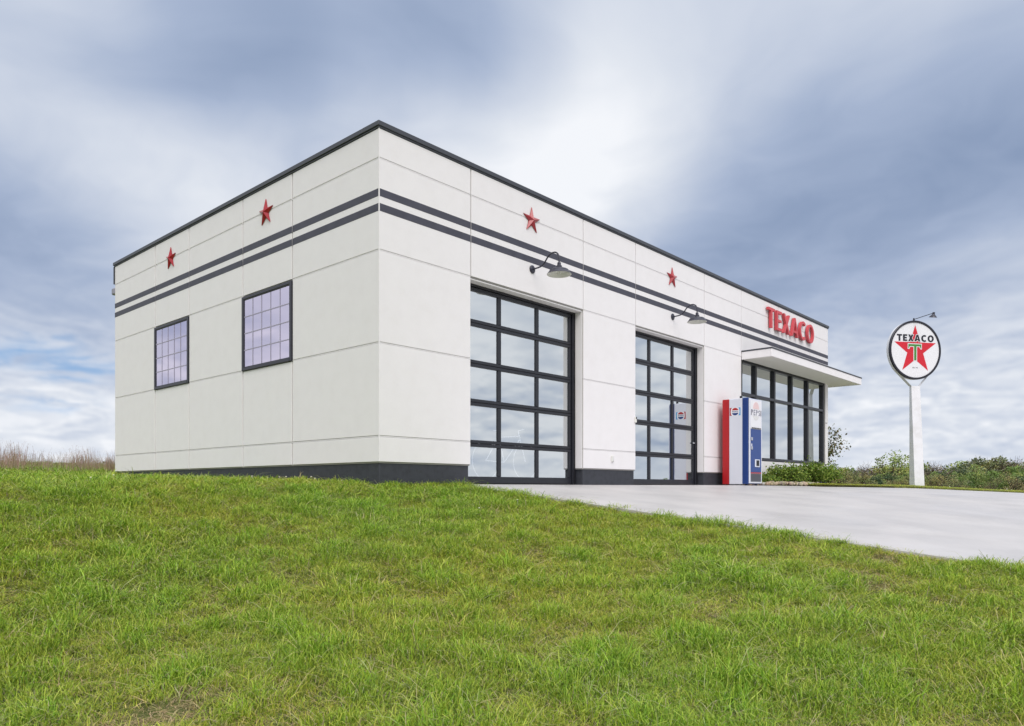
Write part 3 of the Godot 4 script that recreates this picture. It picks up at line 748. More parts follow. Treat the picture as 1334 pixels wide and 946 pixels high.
# ------------------------------------------------------------------ vending machine
func flat(polys: Array, z0: float, z1: float, xf: Transform3D) -> MB:
	var mb := MB.new(); mb.xf = xf
	for p in polys: mb.extrude(p, z0, z1)
	return mb
func build_vending() -> void:
	var v := thing("vending_machine", Vector3(9.43, 0.0, 0.14), "red, white and blue soft drink vending machine standing before the front wall", "vending machine")
	var W := 0.655; var D := 0.605; var B := 0.02; var H := 1.912
	bx(Vector3(0, B, 0.16), Vector3(W, H, D - 0.06), "cabinet", M.vend_white, v, 0.012)
	bx(Vector3(0.0, B, 0.0), Vector3(W, H - 0.004, 0.158), "back_band", M.vend_red, v, 0.01)
	tag(bx(Vector3(-0.002, B, 0.46), Vector3(W + 0.002, H + 0.004, D - 0.001), "front_band", M.vend_blue, v, 0.014), "blue front band")
	for q in [[0.05, 0.06], [0.05, 0.5], [0.56, 0.06], [0.56, 0.5]]: bx(Vector3(q[0], -0.012, q[1]), Vector3(q[0] + 0.05, B - 0.001, q[1] + 0.05), "foot", M.dark, v, 0.005)
	# door with frame, lit header, blue selection panel and grille
	var d := bx(Vector3(0.015, B + 0.02, D), Vector3(W - 0.008, H - 0.012, D + 0.03), "door", M.vend_white, v, 0.008)
	bx(Vector3(0.055, 1.275, D + 0.0305), Vector3(W - 0.06, 1.865, D + 0.036), "header_panel", M.sign_white, d, 0.004)
	bx(Vector3(0.055, 0.285, D + 0.0305), Vector3(W - 0.06, 1.235, D + 0.037), "selection_panel", M.vend_panel_blue, d, 0.004)
	bx(Vector3(0.055, 1.24, D + 0.0305), Vector3(W - 0.06, 1.27, D + 0.042), "button_rail", M.trim, d, 0.003)
	for k in 6: bx(Vector3(0.09 + k * 0.08, 1.243, D + 0.0425), Vector3(0.145 + k * 0.08, 1.267, D + 0.05), "button", M.dark, d, 0.003)
	bx(Vector3(0.055, 0.258, D + 0.0305), Vector3(W - 0.06, 0.282, D + 0.038), "red_line", M.vend_red, d, 0.002)
	bx(Vector3(0.055, 0.075, D + 0.0305), Vector3(W - 0.06, 0.255, D + 0.034), "grille", M.vend_grey, d, 0.003)
	for k in 7: bx(Vector3(0.07, 0.09 + k * 0.023, D + 0.0345), Vector3(W - 0.075, 0.1 + k * 0.023, D + 0.038), "grille_slat", M.dark, d, 0.002)
	bx(Vector3(0.25, 0.40, D + 0.0375), Vector3(0.50, 0.57, D + 0.05), "dispenser_frame", M.vend_white, d, 0.006)
	bx(Vector3(0.31, 0.425, D + 0.0505), Vector3(0.455, 0.55, D + 0.054), "dispenser_flap", M.dark, d, 0.003)
	for y in [0.98, 0.78]: bx(Vector3(0.06, y, D + 0.0375), Vector3(0.13, y + 0.07, D + 0.052), "coin_slot", M.chrome, d, 0.004)
	bx(Vector3(0.07, 0.84, D + 0.0375), Vector3(0.11, 0.91, D + 0.046), "coin_slot", M.vend_white, d, 0.004)
	# header print: grey name over a pale globe
	var zx := Transform3D(Basis.IDENTITY, Vector3(0.325, 1.60, D + 0.036))
	put(flat([disc(0.17, 32)], 0.0005, 0.003, zx), "header_globe", M.trim, d)
	put(flat([rect(-0.18, -0.075, 0.18, 0.075)], 0.0005, 0.005, zx), "header_band", M.sign_white, d)
	var half := PackedVector2Array()
	for k in 17: half.append(Vector2(cos(PI * k / 16.0), sin(PI * k / 16.0)) * 0.155)
	var up := Transform3D(Basis.IDENTITY, Vector3(0.325, 1.68, D + 0.036))
	put(flat([half], 0.0005, 0.005, up), "header_globe", M.vend_pale, d)
	var ws := word("PEPSI", 0.19, 0.2)
	var polys := []
	for k in 5:
		for p in ws[k][2]:
			var q := PackedVector2Array()
			for a in p: q.append(Vector2((a.x + ws[k][1]) * 0.52 / ws[-1] - 0.26, (a.y - 0.5) * 0.125))
			polys.append(q)
	put(flat(polys, 0.004, 0.008, zx), "header_print", M.vend_text, d)
	# emblem on the side: turn the print so that it faces -X, reading left to right from back to front
	var sx := Transform3D(Basis(Vector3(0, 0, 1), Vector3(0, 1, 0), Vector3(-1, 0, 0)), Vector3(0.0, 1.625, 0.305))
	var e := put(flat([rect(-0.125, -0.085, 0.125, 0.085)], 0.0, 0.0012, sx), "emblem", M.sign_white, v)
	var br := PackedVector2Array([Vector2(-0.125, -0.085), Vector2(-0.075, -0.085), Vector2(-0.098, -0.055), Vector2(-0.104, 0.0), Vector2(-0.098, 0.055), Vector2(-0.075, 0.085), Vector2(-0.125, 0.085)])
	var br2 := PackedVector2Array()
	for a in br: br2.append(Vector2(-a.x, a.y))
	put(flat([br], 0.0014, 0.0024, sx), "emblem_bracket", M.vend_red, e)
	put(flat([br2], 0.0014, 0.0024, sx), "emblem_bracket", M.light_blue, e)
	var top := PackedVector2Array(); var bot := PackedVector2Array()
	for k in 13:
		var a := lerpf(deg_to_rad(22), deg_to_rad(158), k / 12.0)
		top.append(Vector2(cos(a), sin(a)) * 0.082); bot.append(Vector2(cos(a), -sin(a)) * 0.082)
	put(flat([top], 0.0014, 0.0024, sx), "emblem_arc", M.vend_red, e)
	put(flat([bot], 0.0014, 0.0024, sx), "emblem_arc", M.vend_blue, e)
	polys = []
	for k in 5:
		for p in ws[k][2]:
			var q := PackedVector2Array()
			for a in p: q.append(Vector2((a.x + ws[k][1]) * 0.135 / ws[-1] - 0.0675, (a.y - 0.5) * 0.034))
			polys.append(q)
	put(flat(polys, 0.0014, 0.0024, sx), "emblem_print", M.vend_blue, e)
	bx(Vector3(0.02, H + 0.0, 0.40), Vector3(0.06, H + 0.05, 0.44), "bracket", M.dark, v, 0.004)

# ------------------------------------------------------------------ round sign on its pole
func build_pole_sign() -> void:
	var base := Vector3(19.74, -0.13, 1.545)
	var th := deg_to_rad(11.5)
	var s := thing("pole_sign", base, "round white sign with red star on a tall white tapered pole", "sign")
	var right := RT * cos(th) + FW * sin(th)
	s.rotation.y = atan2(-right.z, right.x)
	var cy := 4.375; var R := 0.92
	# tapered pole: left edge plumb, right edge leaning in
	var mb := MB.new()
	var a := [Vector3(-0.093, 0, -0.12), Vector3(0.256, 0, -0.12), Vector3(0.256, 0, 0.12), Vector3(-0.097, 0, 0.12)]
	var b := [Vector3(-0.155, 3.26, -0.05), Vector3(0.14, 3.26, -0.05), Vector3(0.14, 3.26, 0.06), Vector3(-0.175, 3.26, 0.06)]
	for k in 4: mb.quad(a[(k + 1) % 4], a[k], b[k], b[(k + 1) % 4])
	put(mb, "pole", M.pole_white, s)
	bx(Vector3(-0.15, -0.06, -0.17), Vector3(0.31, 0.022, 0.17), "base_plate", M.vend_grey, s, 0.01)
	# flared neck hugging the disc
	mb = MB.new()
	var neck := PackedVector2Array([Vector2(-0.172, 3.26), Vector2(0.14, 3.26), Vector2(0.54, 3.71)])
	for k in 13:
		var g := lerpf(deg_to_rad(-46), deg_to_rad(-134), k / 12.0)
		neck.append(Vector2(-0.08 + cos(g) * 0.90, cy + sin(g) * 0.90))
	neck.append(Vector2(-0.68, 3.71))
	mb.extrude(neck, -0.055, 0.06); mb.xf = Transform3D(Basis(Vector3.UP, PI), Vector3.ZERO)
	var mirrored := PackedVector2Array()
	for q in neck: mirrored.append(Vector2(-q.x, q.y))
	mb.extrude(mirrored, 0.054, 0.055, false)
	put(mb, "neck", M.pole_white, s)
	# drum
	var at := Transform3D(Basis.IDENTITY, Vector3(-0.08, cy, 0))
	mb = MB.new(); mb.xf = at * Transform3D(Basis(Vector3.RIGHT, PI / 2), Vector3.ZERO)
	mb.lathe([Vector2(0, -0.045), Vector2(R - 0.02, -0.045), Vector2(R - 0.006, -0.03), Vector2(R - 0.006, 0.09), Vector2(R - 0.02, 0.10)], 72)
	var drum := put(mb, "drum", M.pole_white, s)
	mb = MB.new(); mb.xf = at * Transform3D(Basis(Vector3.RIGHT, PI / 2), Vector3.ZERO)
	mb.lathe([Vector2(R + 0.004, 0.075), Vector2(R + 0.004, 0.125), Vector2(R - 0.012, 0.135), Vector2(R - 0.055, 0.135), Vector2(R - 0.062, 0.108)], 72)
	put(mb, "rim", M.sign_black, s)
	var f := put(flat([disc(R - 0.058, 72)], 0.09, 0.110, at), "face", M.sign_white, s)
	# red star with white outlined letters
	var r := 0.785
	put(flat([star_points(r, r * 0.382)], 0.1105, 0.1125, at), "star", M.sign_red, f)
	var u := 0.92 / 301.0; var ux := u / 0.90
	var P := func(px: float, py: float) -> Vector2: return Vector2((px - 485.0) * ux, (529.0 - py) * u)
	# green capital with serif ends
	var tl := [[405, 462], [555, 462], [555, 520], [538, 520], [528, 497], [504, 497], [504, 640], [466, 640], [466, 497], [432, 497], [422, 520], [405, 520]]
	var tp := PackedVector2Array(); var cp := PackedVector2Array()
	var inner := [[412, 470], [548, 470], [548, 512], [543, 512], [533, 490], [497, 490], [497, 634], [473, 634], [473, 490], [427, 490], [417, 512], [412, 512]]
	for q in tl: tp.append(P.call(q[0], q[1]))
	for q in inner: cp.append(P.call(q[0], q[1]))
	put(flat([tp], 0.113, 0.1145, at), "capital_outline", M.sign_white, f)
	put(flat([cp], 0.115, 0.117, at), "capital", M.sign_green, f)
	var ws := word("TEXACO", 0.225, 0.13)
	var x0 := (292.0 - 485.0) * ux; var k1: float = (681.0 - 292.0) * ux / ws[-1]
	for k in 6:
		var fat := []; var thin := []
		for p in ws[k][2]:
			var q := PackedVector2Array()
			for g in p: q.append(Vector2(x0 + (g.x + ws[k][1]) * k1, (529.0 - 440.0) * u + g.y * 68.0 * u))
			thin.append(q)
			if k in [2, 3]:
				for o in Geometry2D.offset_polygon(q, 0.018): fat.append(o)
		if k in [2, 3]:
			var lay := 0
			for o in fat:
				put(flat([o], 0.113, 0.1135 + lay * 0.0006, at), "letter_outline", M.sign_white, f); lay += 1
		put(flat(thin, 0.1155, 0.118, at), "letter", M.sign_black, f)
	var fnt := SystemFont.new(); fnt.font_names = PackedStringArray(["Droid Sans"])
	var tm := TextMesh.new(); tm.text = "REG. T.M."; tm.font = fnt; tm.font_size = 16; tm.pixel_size = 0.0030; tm.depth = 0.002
	var o := put(tm, "small_print", M.sign_black, f); o.position = Vector3(-0.08, cy - (710 - 529) * u, 0.112)
	# lamp on an arm
	mb = MB.new(); mb.tube([Vector3(-0.08, cy + R - 0.01, 0.05), Vector3(-0.08, cy + R + 0.09, 0.05)], [0.035, 0.02], 10)
	var br := put(mb, "lamp_bracket", M.lamp_dark, s)
	mb = MB.new(); mb.tube([Vector3(-0.08, cy + R + 0.05, 0.05), Vector3(-0.06, cy + R + 0.07, 0.80)], [0.011, 0.011], 8)
	put(mb, "lamp_arm", M.lamp_dark, s)
	mb = MB.new(); mb.xf = Transform3D(Basis(Vector3.RIGHT, 0.25), Vector3(-0.06, cy + R - 0.05, 0.82))
	mb.lathe([Vector2(0, 0.15), Vector2(0.035, 0.145), Vector2(0.035, 0.09), Vector2(0.05, 0.07), Vector2(0.095, 0.02), Vector2(0.115, -0.01)], 24)
	put(mb, "lamp_shade", M.lamp_dark, s)

# ------------------------------------------------------------------ plants
func leaf_quad(mb: MB, p: Vector3, size: float, rng: RandomNumberGenerator, slim := 0.55) -> void:
	var d := Vector3(rng.randfn(), rng.randfn(), rng.randfn()).normalized()
	var s := d.cross(Vector3(rng.randfn(), rng.randfn(), rng.randfn())).normalized() * size * slim * 0.5
	var e := d * size * 0.5
	var bow := d.cross(s).normalized() * size * 0.12
	mb.tri(p - e, p + s + bow, p + e); mb.tri(p - e, p + e, p - s + bow)
func tint(c: Color, rng: RandomNumberGenerator, v: float) -> Color:
	var k := 1.0 + rng.randf_range(-v, v)
	return Color(c.r * k * (1.0 + rng.randf_range(-0.12, 0.12)), c.g * k, c.b * k * (1.0 + rng.randf_range(-0.2, 0.2)))
func grow(wood: MB, leaves: MB, p: Vector3, d: Vector3, length: float, rad: float, depth: int, o: Dictionary, rng: RandomNumberGenerator) -> void:
	var pts := [p]; var rr := [rad]
	var dir := d
	for k in 3:
		dir = (dir + Vector3(rng.randfn(), rng.randfn() * 0.6 + o.get("rise", 0.25), rng.randfn()) * o.get("wander", 0.16)).normalized()
		pts.append(pts[-1] + dir * length / 3.0); rr.append(lerpf(rad, rad * 0.6, (k + 1) / 3.0))
	wood.tube(pts, rr, 6 if depth > 1 else 4, false)
	if depth <= o.get("leaf_from", 1):
		for k in o.leaves:
			var q: Vector3 = pts[1 + rng.randi() % 3]
			var off: Vector3 = Vector3(rng.randfn(), rng.randfn() * 0.8, rng.randfn()) * o.spread
			leaves.col = tint(o.cols[rng.randi() % o.cols.size()], rng, 0.28)
			leaf_quad(leaves, q + off, o.size * rng.randf_range(0.6, 1.3), rng, o.get("slim", 0.6))
	if depth == 0: return
	for k in o.split:
		var a := rng.randf() * TAU
		var side := dir.cross(Vector3(cos(a), 0.3, sin(a))).normalized()
		var nd: Vector3 = (dir + side * rng.randf_range(o.get("open", 0.7) * 0.6, o.get("open", 0.7) * 1.3)).normalized()
		grow(wood, leaves, pts[2 if k > 0 and rng.randf() < 0.5 else 3], nd, length * rng.randf_range(0.6, 0.85), rr[-1] * 0.75, depth - 1, o, rng)
func plant(called: String, at: Vector3, label: String, category: String, o: Dictionary, seed_: int, group := "") -> Node3D:
	var rng := RandomNumberGenerator.new(); rng.seed = seed_
	var t := thing(called, at, label, category, group)
	var wood := MB.new(); var leaves := MB.new()
	for k in o.get("stems", 1):
		var a: float = TAU * k / o.get("stems", 1) + rng.randf() * 0.6
		var lean: float = o.get("lean", 0.05)
		var d := Vector3(cos(a) * lean, 1.0, sin(a) * lean).normalized()
		grow(wood, leaves, Vector3(cos(a), 0, sin(a)) * o.get("foot", 0.0) * rng.randf() - Vector3(0, 0.05, 0), d, o.length, o.rad, o.depth, o, rng)
	put(wood, o.get("wood_name", "trunk"), M.bark, t)
	put(leaves, o.get("leaf_name", "crown"), M.leaf, t)
	return t

func clump_tree(called: String, at: Vector3, label: String, category: String, o: Dictionary, seed_: int, group := "") -> Node3D:
	var rng := RandomNumberGenerator.new(); rng.seed = seed_
	var t := thing(called, at, label, category, group)
	var wood := MB.new(); var leaves := MB.new()
	var top: float = o.h * 0.8
	var spine := [Vector3(0, -0.4, 0)]; var sr := [0.16]
	for k in 5:
		var q := (k + 1) / 5.0
		spine.append(Vector3(rng.randfn() * 0.12, top * q, rng.randfn() * 0.12)); sr.append(lerpf(0.15, 0.03, q))
	wood.tube(spine, sr, 7, false)
	for k in o.clumps:
		var q: float = o.low + (1.0 - o.low) * pow(rng.randf(), 0.85)
		var fat: float = (1.0 - q * 0.92) if o.get("cone", false) else sqrt(maxf(0.06, 1.0 - pow((q - 0.52) / 0.56, 2.0)))
		var a := rng.randf() * TAU
		var rr: float = o.w * fat * sqrt(rng.randf())
		var c := Vector3(cos(a) * rr, q * o.h * rng.randf_range(0.9, 1.06), sin(a) * rr)
		var r: float = o.r * rng.randf_range(0.6, 1.2)
		var from := Vector3(0, minf(top, c.y * 0.72), 0)
		var mid := from.lerp(c, 0.5) + Vector3(rng.randfn(), rng.randfn(), rng.randfn()) * 0.12
		wood.tube([from, mid, c], [0.055, 0.035, 0.012], 5, false)
		for g in o.get("twigs", 0):
			var e := c + Vector3(rng.randfn(), absf(rng.randfn()) * 0.9, rng.randfn()).normalized() * r * rng.randf_range(0.8, 1.5)
			wood.tube([mid.lerp(c, rng.randf()), e], [0.018, 0.006], 3, false)
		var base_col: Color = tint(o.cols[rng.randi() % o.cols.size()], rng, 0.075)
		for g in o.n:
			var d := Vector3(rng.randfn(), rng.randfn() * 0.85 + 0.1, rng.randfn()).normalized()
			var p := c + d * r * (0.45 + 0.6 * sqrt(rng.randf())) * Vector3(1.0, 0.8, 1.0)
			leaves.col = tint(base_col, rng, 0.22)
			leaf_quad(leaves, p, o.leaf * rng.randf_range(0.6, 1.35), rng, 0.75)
	put(wood, "stems" if category == "brush" else "trunk", M.bark, t)
	put(leaves, "foliage" if category == "brush" else "crown", M.leaf, t)
	return t

func build_planting() -> void:
	# shrubs in the bed before the storefront
	var green := [Color(0.15, 0.24, 0.03), Color(0.20, 0.28, 0.045), Color(0.09, 0.16, 0.022), Color(0.24, 0.30, 0.07)]
	var o := {"stems": 9, "lean": 0.75, "foot": 0.16, "length": 0.25, "rad": 0.010, "depth": 2, "split": 3, "leaves": 22, "leaf_from": 1, "spread": 0.075, "size": 0.06, "slim": 0.62, "open": 0.75, "wander": 0.2, "cols": green, "wood_name": "stems", "leaf_name": "foliage"}
	plant("leafy_shrub", Vector3(12.2, 0.0, 0.46), "bright green leafy shrub under the storefront, next to the stones", "shrub", o, 101, "shrubs below the storefront")
	o.length = 0.31; o.leaves = 22; o.lean = 0.6
	plant("leafy_shrub", Vector3(13.5, -0.01, 0.62), "bushiest bright green shrub in the middle of the storefront bed", "shrub", o, 102, "shrubs below the storefront")
	o.length = 0.27
	plant("leafy_shrub", Vector3(14.6, -0.02, 0.50), "bright green shrub at the far end of the storefront bed", "shrub", o, 103, "shrubs below the storefront")
	o.length = 0.11; o.stems = 5
	plant("leafy_shrub", Vector3(11.25, 0.0, 0.35), "very low sprawling green plant by the vending machine", "shrub", o, 105, "shrubs below the storefront")
	# thin young tree behind the far corner
	plant("young_tree", Vector3(18.05, -0.12, -0.75), "thin young tree with sparse bronze leaves at the station's far corner", "tree", {"stems": 3, "lean": 0.10, "foot": 0.12, "length": 0.72, "rad": 0.022, "depth": 3, "split": 3, "leaves": 17, "leaf_from": 1, "spread": 0.13, "size": 0.085, "open": 0.55, "wander": 0.16, "rise": 0.35,
		"cols": [Color(0.15, 0.13, 0.05), Color(0.12, 0.14, 0.04), Color(0.20, 0.15, 0.07), Color(0.10, 0.12, 0.035)]}, 111)
	# stones in the bed
	var rng := RandomNumberGenerator.new(); rng.seed = 77
	var mb := MB.new()
	for k in 620:
		var x := rng.randf_range(10.62, 13.0); var z := rng.randf_range(0.05, back_edge(x) - 0.02)
		var r := rng.randf_range(0.022, 0.055)
		var q := rng.randf()
		mb.col = tint(Color(0.42, 0.34, 0.24) if q < 0.5 else (Color(0.50, 0.44, 0.36) if q < 0.8 else Color(0.30, 0.25, 0.21)), rng, 0.25)
		var bs := Basis.from_euler(Vector3(rng.randf() * TAU, rng.randf() * TAU, rng.randf() * TAU))
		mb.xf = Transform3D(bs, Vector3(x, ground_y(x, z) + 0.02 + r * 0.3 + rng.randf() * 0.02, z))
		var h := Vector3(r, r * rng.randf_range(0.5, 0.8), r * rng.randf_range(0.7, 1.0))
		mb.cbox(-h, h, h.y * 0.62)
	var st := put(mb, "bed_stones", M.tinted); tag(st, "tan river stones in the bed by the vending machine", "stones", "", "stuff")

func build_far_trees() -> void:
	var rng := RandomNumberGenerator.new(); rng.seed = 4242
	# kind: name, label, crown (height, width, bottom of crown as share, clumps, leaves a clump, clump size, leaf), colours lightened and greyed to paint in distance haze
	var kinds := [
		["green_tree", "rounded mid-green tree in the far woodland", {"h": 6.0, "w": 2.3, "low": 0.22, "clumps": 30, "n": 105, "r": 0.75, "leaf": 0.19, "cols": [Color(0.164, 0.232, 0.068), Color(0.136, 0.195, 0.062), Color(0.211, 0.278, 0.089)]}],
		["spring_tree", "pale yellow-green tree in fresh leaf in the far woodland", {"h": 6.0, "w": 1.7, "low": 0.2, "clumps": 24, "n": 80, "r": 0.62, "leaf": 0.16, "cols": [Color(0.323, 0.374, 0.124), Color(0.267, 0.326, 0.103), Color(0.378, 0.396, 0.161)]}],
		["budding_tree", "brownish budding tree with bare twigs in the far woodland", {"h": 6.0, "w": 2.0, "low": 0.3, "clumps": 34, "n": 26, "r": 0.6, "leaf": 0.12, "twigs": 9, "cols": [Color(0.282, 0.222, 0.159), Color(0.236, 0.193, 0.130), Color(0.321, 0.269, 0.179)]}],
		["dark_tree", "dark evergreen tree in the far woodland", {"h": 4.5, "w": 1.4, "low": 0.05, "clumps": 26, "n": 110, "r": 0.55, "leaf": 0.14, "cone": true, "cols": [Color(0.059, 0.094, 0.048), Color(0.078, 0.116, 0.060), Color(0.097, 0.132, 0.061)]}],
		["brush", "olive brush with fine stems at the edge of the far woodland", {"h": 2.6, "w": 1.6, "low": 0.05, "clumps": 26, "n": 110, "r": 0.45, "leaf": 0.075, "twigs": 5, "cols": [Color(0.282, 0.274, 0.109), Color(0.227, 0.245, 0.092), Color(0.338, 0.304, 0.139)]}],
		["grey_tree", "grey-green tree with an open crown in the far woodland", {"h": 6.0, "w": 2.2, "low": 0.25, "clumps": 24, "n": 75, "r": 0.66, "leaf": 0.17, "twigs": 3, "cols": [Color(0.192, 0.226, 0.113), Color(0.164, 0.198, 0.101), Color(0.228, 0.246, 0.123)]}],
	]
	var protos := [[], [], [], [], [], []]
	# spots: photo x, top y, distance, kind (-1: any)
	var spots := []
	for k in 64: spots.append([rng.randf_range(1050, 1480), rng.randf_range(599, 609), rng.randf_range(88, 130), [0, 2, 2, 5, 5, 1, 2][rng.randi() % 7]])
	for k in 60: spots.append([rng.randf_range(1050, 1480), rng.randf_range(606, 618), rng.randf_range(62, 88), [0, 1, 1, 5, 3, 0, 2][rng.randi() % 7]])
	for k in 40: spots.append([rng.randf_range(1060, 1470), rng.randf_range(614, 626), rng.randf_range(44, 62), [0, 1, 3, 4, 4, 5][rng.randi() % 6]])
	spots.append_array([[1160, 586, 78, 1, "slender pale tree rising above the woods between the station and the pole sign"], [1290, 592, 100, 5, "tallest open-crowned tree above the far woodland"], [1310, 594, 98, 2], [1186, 596, 90, 0, "green tree directly behind the pole of the round sign"], [1220, 599, 112, 2, "brown budding tree beside the grey-roofed house"], [1252, 597, 105, 2], [1276, 594, 100, 5], [1318, 613, 50, 4], [1296, 622, 44, 4], [1106, 608, 36, 4, "olive brown brush nearest the station behind the shrub bed"], [1122, 612, 40, 4], [1094, 613, 33, 4]])
	for k in 46:                                              # woods beyond the road, mirrored in the front glass
		spots.append([99999, rng.randf_range(613, 628), rng.randf_range(80, 130), [0, 1, 5, 3, 2][rng.randi() % 5]])
	spots.append([137, 600, 70, 3]); spots.append([120, 603, 74, 0])
	for s in spots:
		var kd: int = s[3]
		var p: Vector3
		if s[0] > 9999.0:
			var a := deg_to_rad(rng.randf_range(-62, 25))
			p = Vector3(10, 0, 0) + Vector3(cos(a), 0, -sin(a) * 1.0) * s[2]
			if p.z < 8.0: p.z = 8.0 + rng.randf() * 20.0
		else: p = at_depth(s[0], 634.93, s[2])
		p.y = ground_y(p.x, p.z)
		var height: float = (634.93 - s[1]) / FOCAL * s[2] + CAM.y - p.y
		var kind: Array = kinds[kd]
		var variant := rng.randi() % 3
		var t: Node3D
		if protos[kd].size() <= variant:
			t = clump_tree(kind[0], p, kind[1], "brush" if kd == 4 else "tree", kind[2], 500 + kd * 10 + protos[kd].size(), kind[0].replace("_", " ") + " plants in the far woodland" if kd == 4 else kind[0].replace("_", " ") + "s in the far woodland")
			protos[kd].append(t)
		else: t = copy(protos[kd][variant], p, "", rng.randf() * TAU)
		if s.size() > 4: t.set_meta("label", s[4])
		elif s[0] > 9999.0: t.set_meta("label", kind[1].replace("in the far woodland", "in the wood across the road").replace("at the edge of the far woodland", "in the wood across the road"))
		else: t.set_meta("label", kind[1])
		var tall := 0.0
		for c in t.get_children(): tall = maxf(tall, c.mesh.get_aabb().end.y)
		var sc := height / tall
		t.scale = Vector3(sc * rng.randf_range(0.9, 1.25), sc, sc * rng.randf_range(0.9, 1.25))
	# a grey roof among the far trees
	var hp := at_depth(1219, 634.93, 118.0); hp.y = ground_y(hp.x, hp.z)
	var h := thing("farmhouse", hp, "grey-roofed house half hidden among the far trees", "building")
	h.rotation.y = 0.5
	bx(Vector3(-3.2, -0.5, -2.6), Vector3(3.2, 5.8, 2.6), "wall", M.trim, h, 0.02)
	var mb := MB.new()
	for s in [-1.0, 1.0]:
		var q := [Vector3(-3.6, 5.75, s * 3.0), Vector3(3.6, 5.75, s * 3.0), Vector3(3.6, 8.0, 0), Vector3(-3.6, 8.0, 0)]
		if s < 0: q.reverse()
		mb.quad(q[0], q[1], q[2], q[3])
	mb.tri(Vector3(-3.4, 5.75, -2.8), Vector3(-3.4, 5.75, 2.8), Vector3(-3.4, 7.9, 0)); mb.tri(Vector3(3.4, 5.75, 2.8), Vector3(3.4, 5.75, -2.8), Vector3(3.4, 7.9, 0))
	put(mb, "roof", mat(Color(0.55, 0.56, 0.60), 0.8), h)
	for x in [-1.8, 0.2]: bx(Vector3(x, 3.6, 2.58), Vector3(x + 1.0, 5.0, 2.64), "window", M.dark, h, 0.01)
	# glowing tube bicycle hung inside the first garage door
	var n := thing("neon_bicycle", Vector3(3.75, 0.42, -1.2), "white neon bicycle glowing behind the garage door next to the corner", "neon sign")
	for x in [-0.52, 0.52]:
		mb = MB.new(); var pts := []; var rad := []
		for k in 33:
			pts.append(Vector3(x + 0.33 * cos(TAU * k / 32.0), 0.33 * sin(TAU * k / 32.0), 0)); rad.append(0.007)
		mb.tube(pts, rad, 6, false); put(mb, "wheel", M.neon, n)
	for q in [[Vector3(-0.52, 0, 0), Vector3(-0.05, -0.02, 0)], [Vector3(-0.52, 0, 0), Vector3(-0.2, 0.42, 0)], [Vector3(-0.05, -0.02, 0), Vector3(-0.23, 0.52, 0)], [Vector3(-0.05, -0.02, 0), Vector3(0.36, 0.40, 0)], [Vector3(-0.2, 0.42, 0), Vector3(0.34, 0.46, 0)], [Vector3(0.52, 0, 0), Vector3(0.32, 0.56, 0)], [Vector3(0.32, 0.56, 0), Vector3(0.48, 0.6, 0)], [Vector3(-0.32, 0.53, 0), Vector3(-0.14, 0.53, 0)]]:
		mb = MB.new(); mb.tube(q, [0.009, 0.009], 6); put(mb, "frame_tube", M.neon, n)
	for x in [-0.52, 0.52]: bx(Vector3(x - 0.012, -0.45, -0.03), Vector3(x + 0.012, -0.005, -0.012), "stand", M.metal, n, 0.003)

# ------------------------------------------------------------------ grass
func tuft(seed_: int, blades: int, tall: float, spread: float, width: float, lay: float, cols: Array, dead: float) -> ArrayMesh:
	var rng := RandomNumberGenerator.new(); rng.seed = seed_
	var mb := MB.new()
	for k in blades:
		var a := rng.randf() * TAU; var b := rng.randf() * TAU
		var p := Vector3(cos(a), 0, sin(a)) * spread * sqrt(rng.randf())
		var h := tall * rng.randf_range(0.45, 1.15)
		var lean := Vector3(cos(b), 0, sin(b)) * h * rng.randf_range(0.15, lay)
		var side := Vector3(-sin(b + rng.randf_range(-0.6, 0.6)), 0, cos(b)) * width * rng.randf_range(0.6, 1.2) * 0.5
		if rng.randf() < dead:
			mb.col = tint(Color(0.42, 0.36, 0.20), rng, 0.2); lean *= 1.8; h *= 0.7
		else: mb.col = tint(cols[rng.randi() % cols.size()], rng, 0.22)
		var p0 := p - Vector3(0, 0.012, 0); var p1 := p + Vector3(0, h * 0.55, 0) + lean * 0.3; var p2 := p + Vector3(0, h * 0.9, 0) + lean * 0.7; var p3 := p + Vector3(0, h * (1.0 - 0.25 * lay), 0) + lean * 1.15
		mb.quad(p0 - side, p0 + side, p1 + side * 0.95, p1 - side * 0.95)
		mb.quad(p1 - side * 0.95, p1 + side * 0.95, p2 + side * 0.6, p2 - side * 0.6)
		mb.tri(p2 - side * 0.6, p2 + side * 0.6, p3)
	return mb.mesh()
func scatter(parent: Node, called: String, m: ArrayMesh, list: Array, cols: PackedColorArray, material: Material) -> void:
	var mm := MultiMesh.new(); mm.transform_format = MultiMesh.TRANSFORM_3D; mm.use_colors = true
	mm.mesh = m; mm.instance_count = list.size()
	for k in list.size():
		mm.set_instance_transform(k, list[k]); mm.set_instance_color(k, cols[k])
	var o := MultiMeshInstance3D.new(); o.multimesh = mm; o.material_override = material; o.name = called
	parent.add_child(o, true); o.set_meta("kind", "stuff")

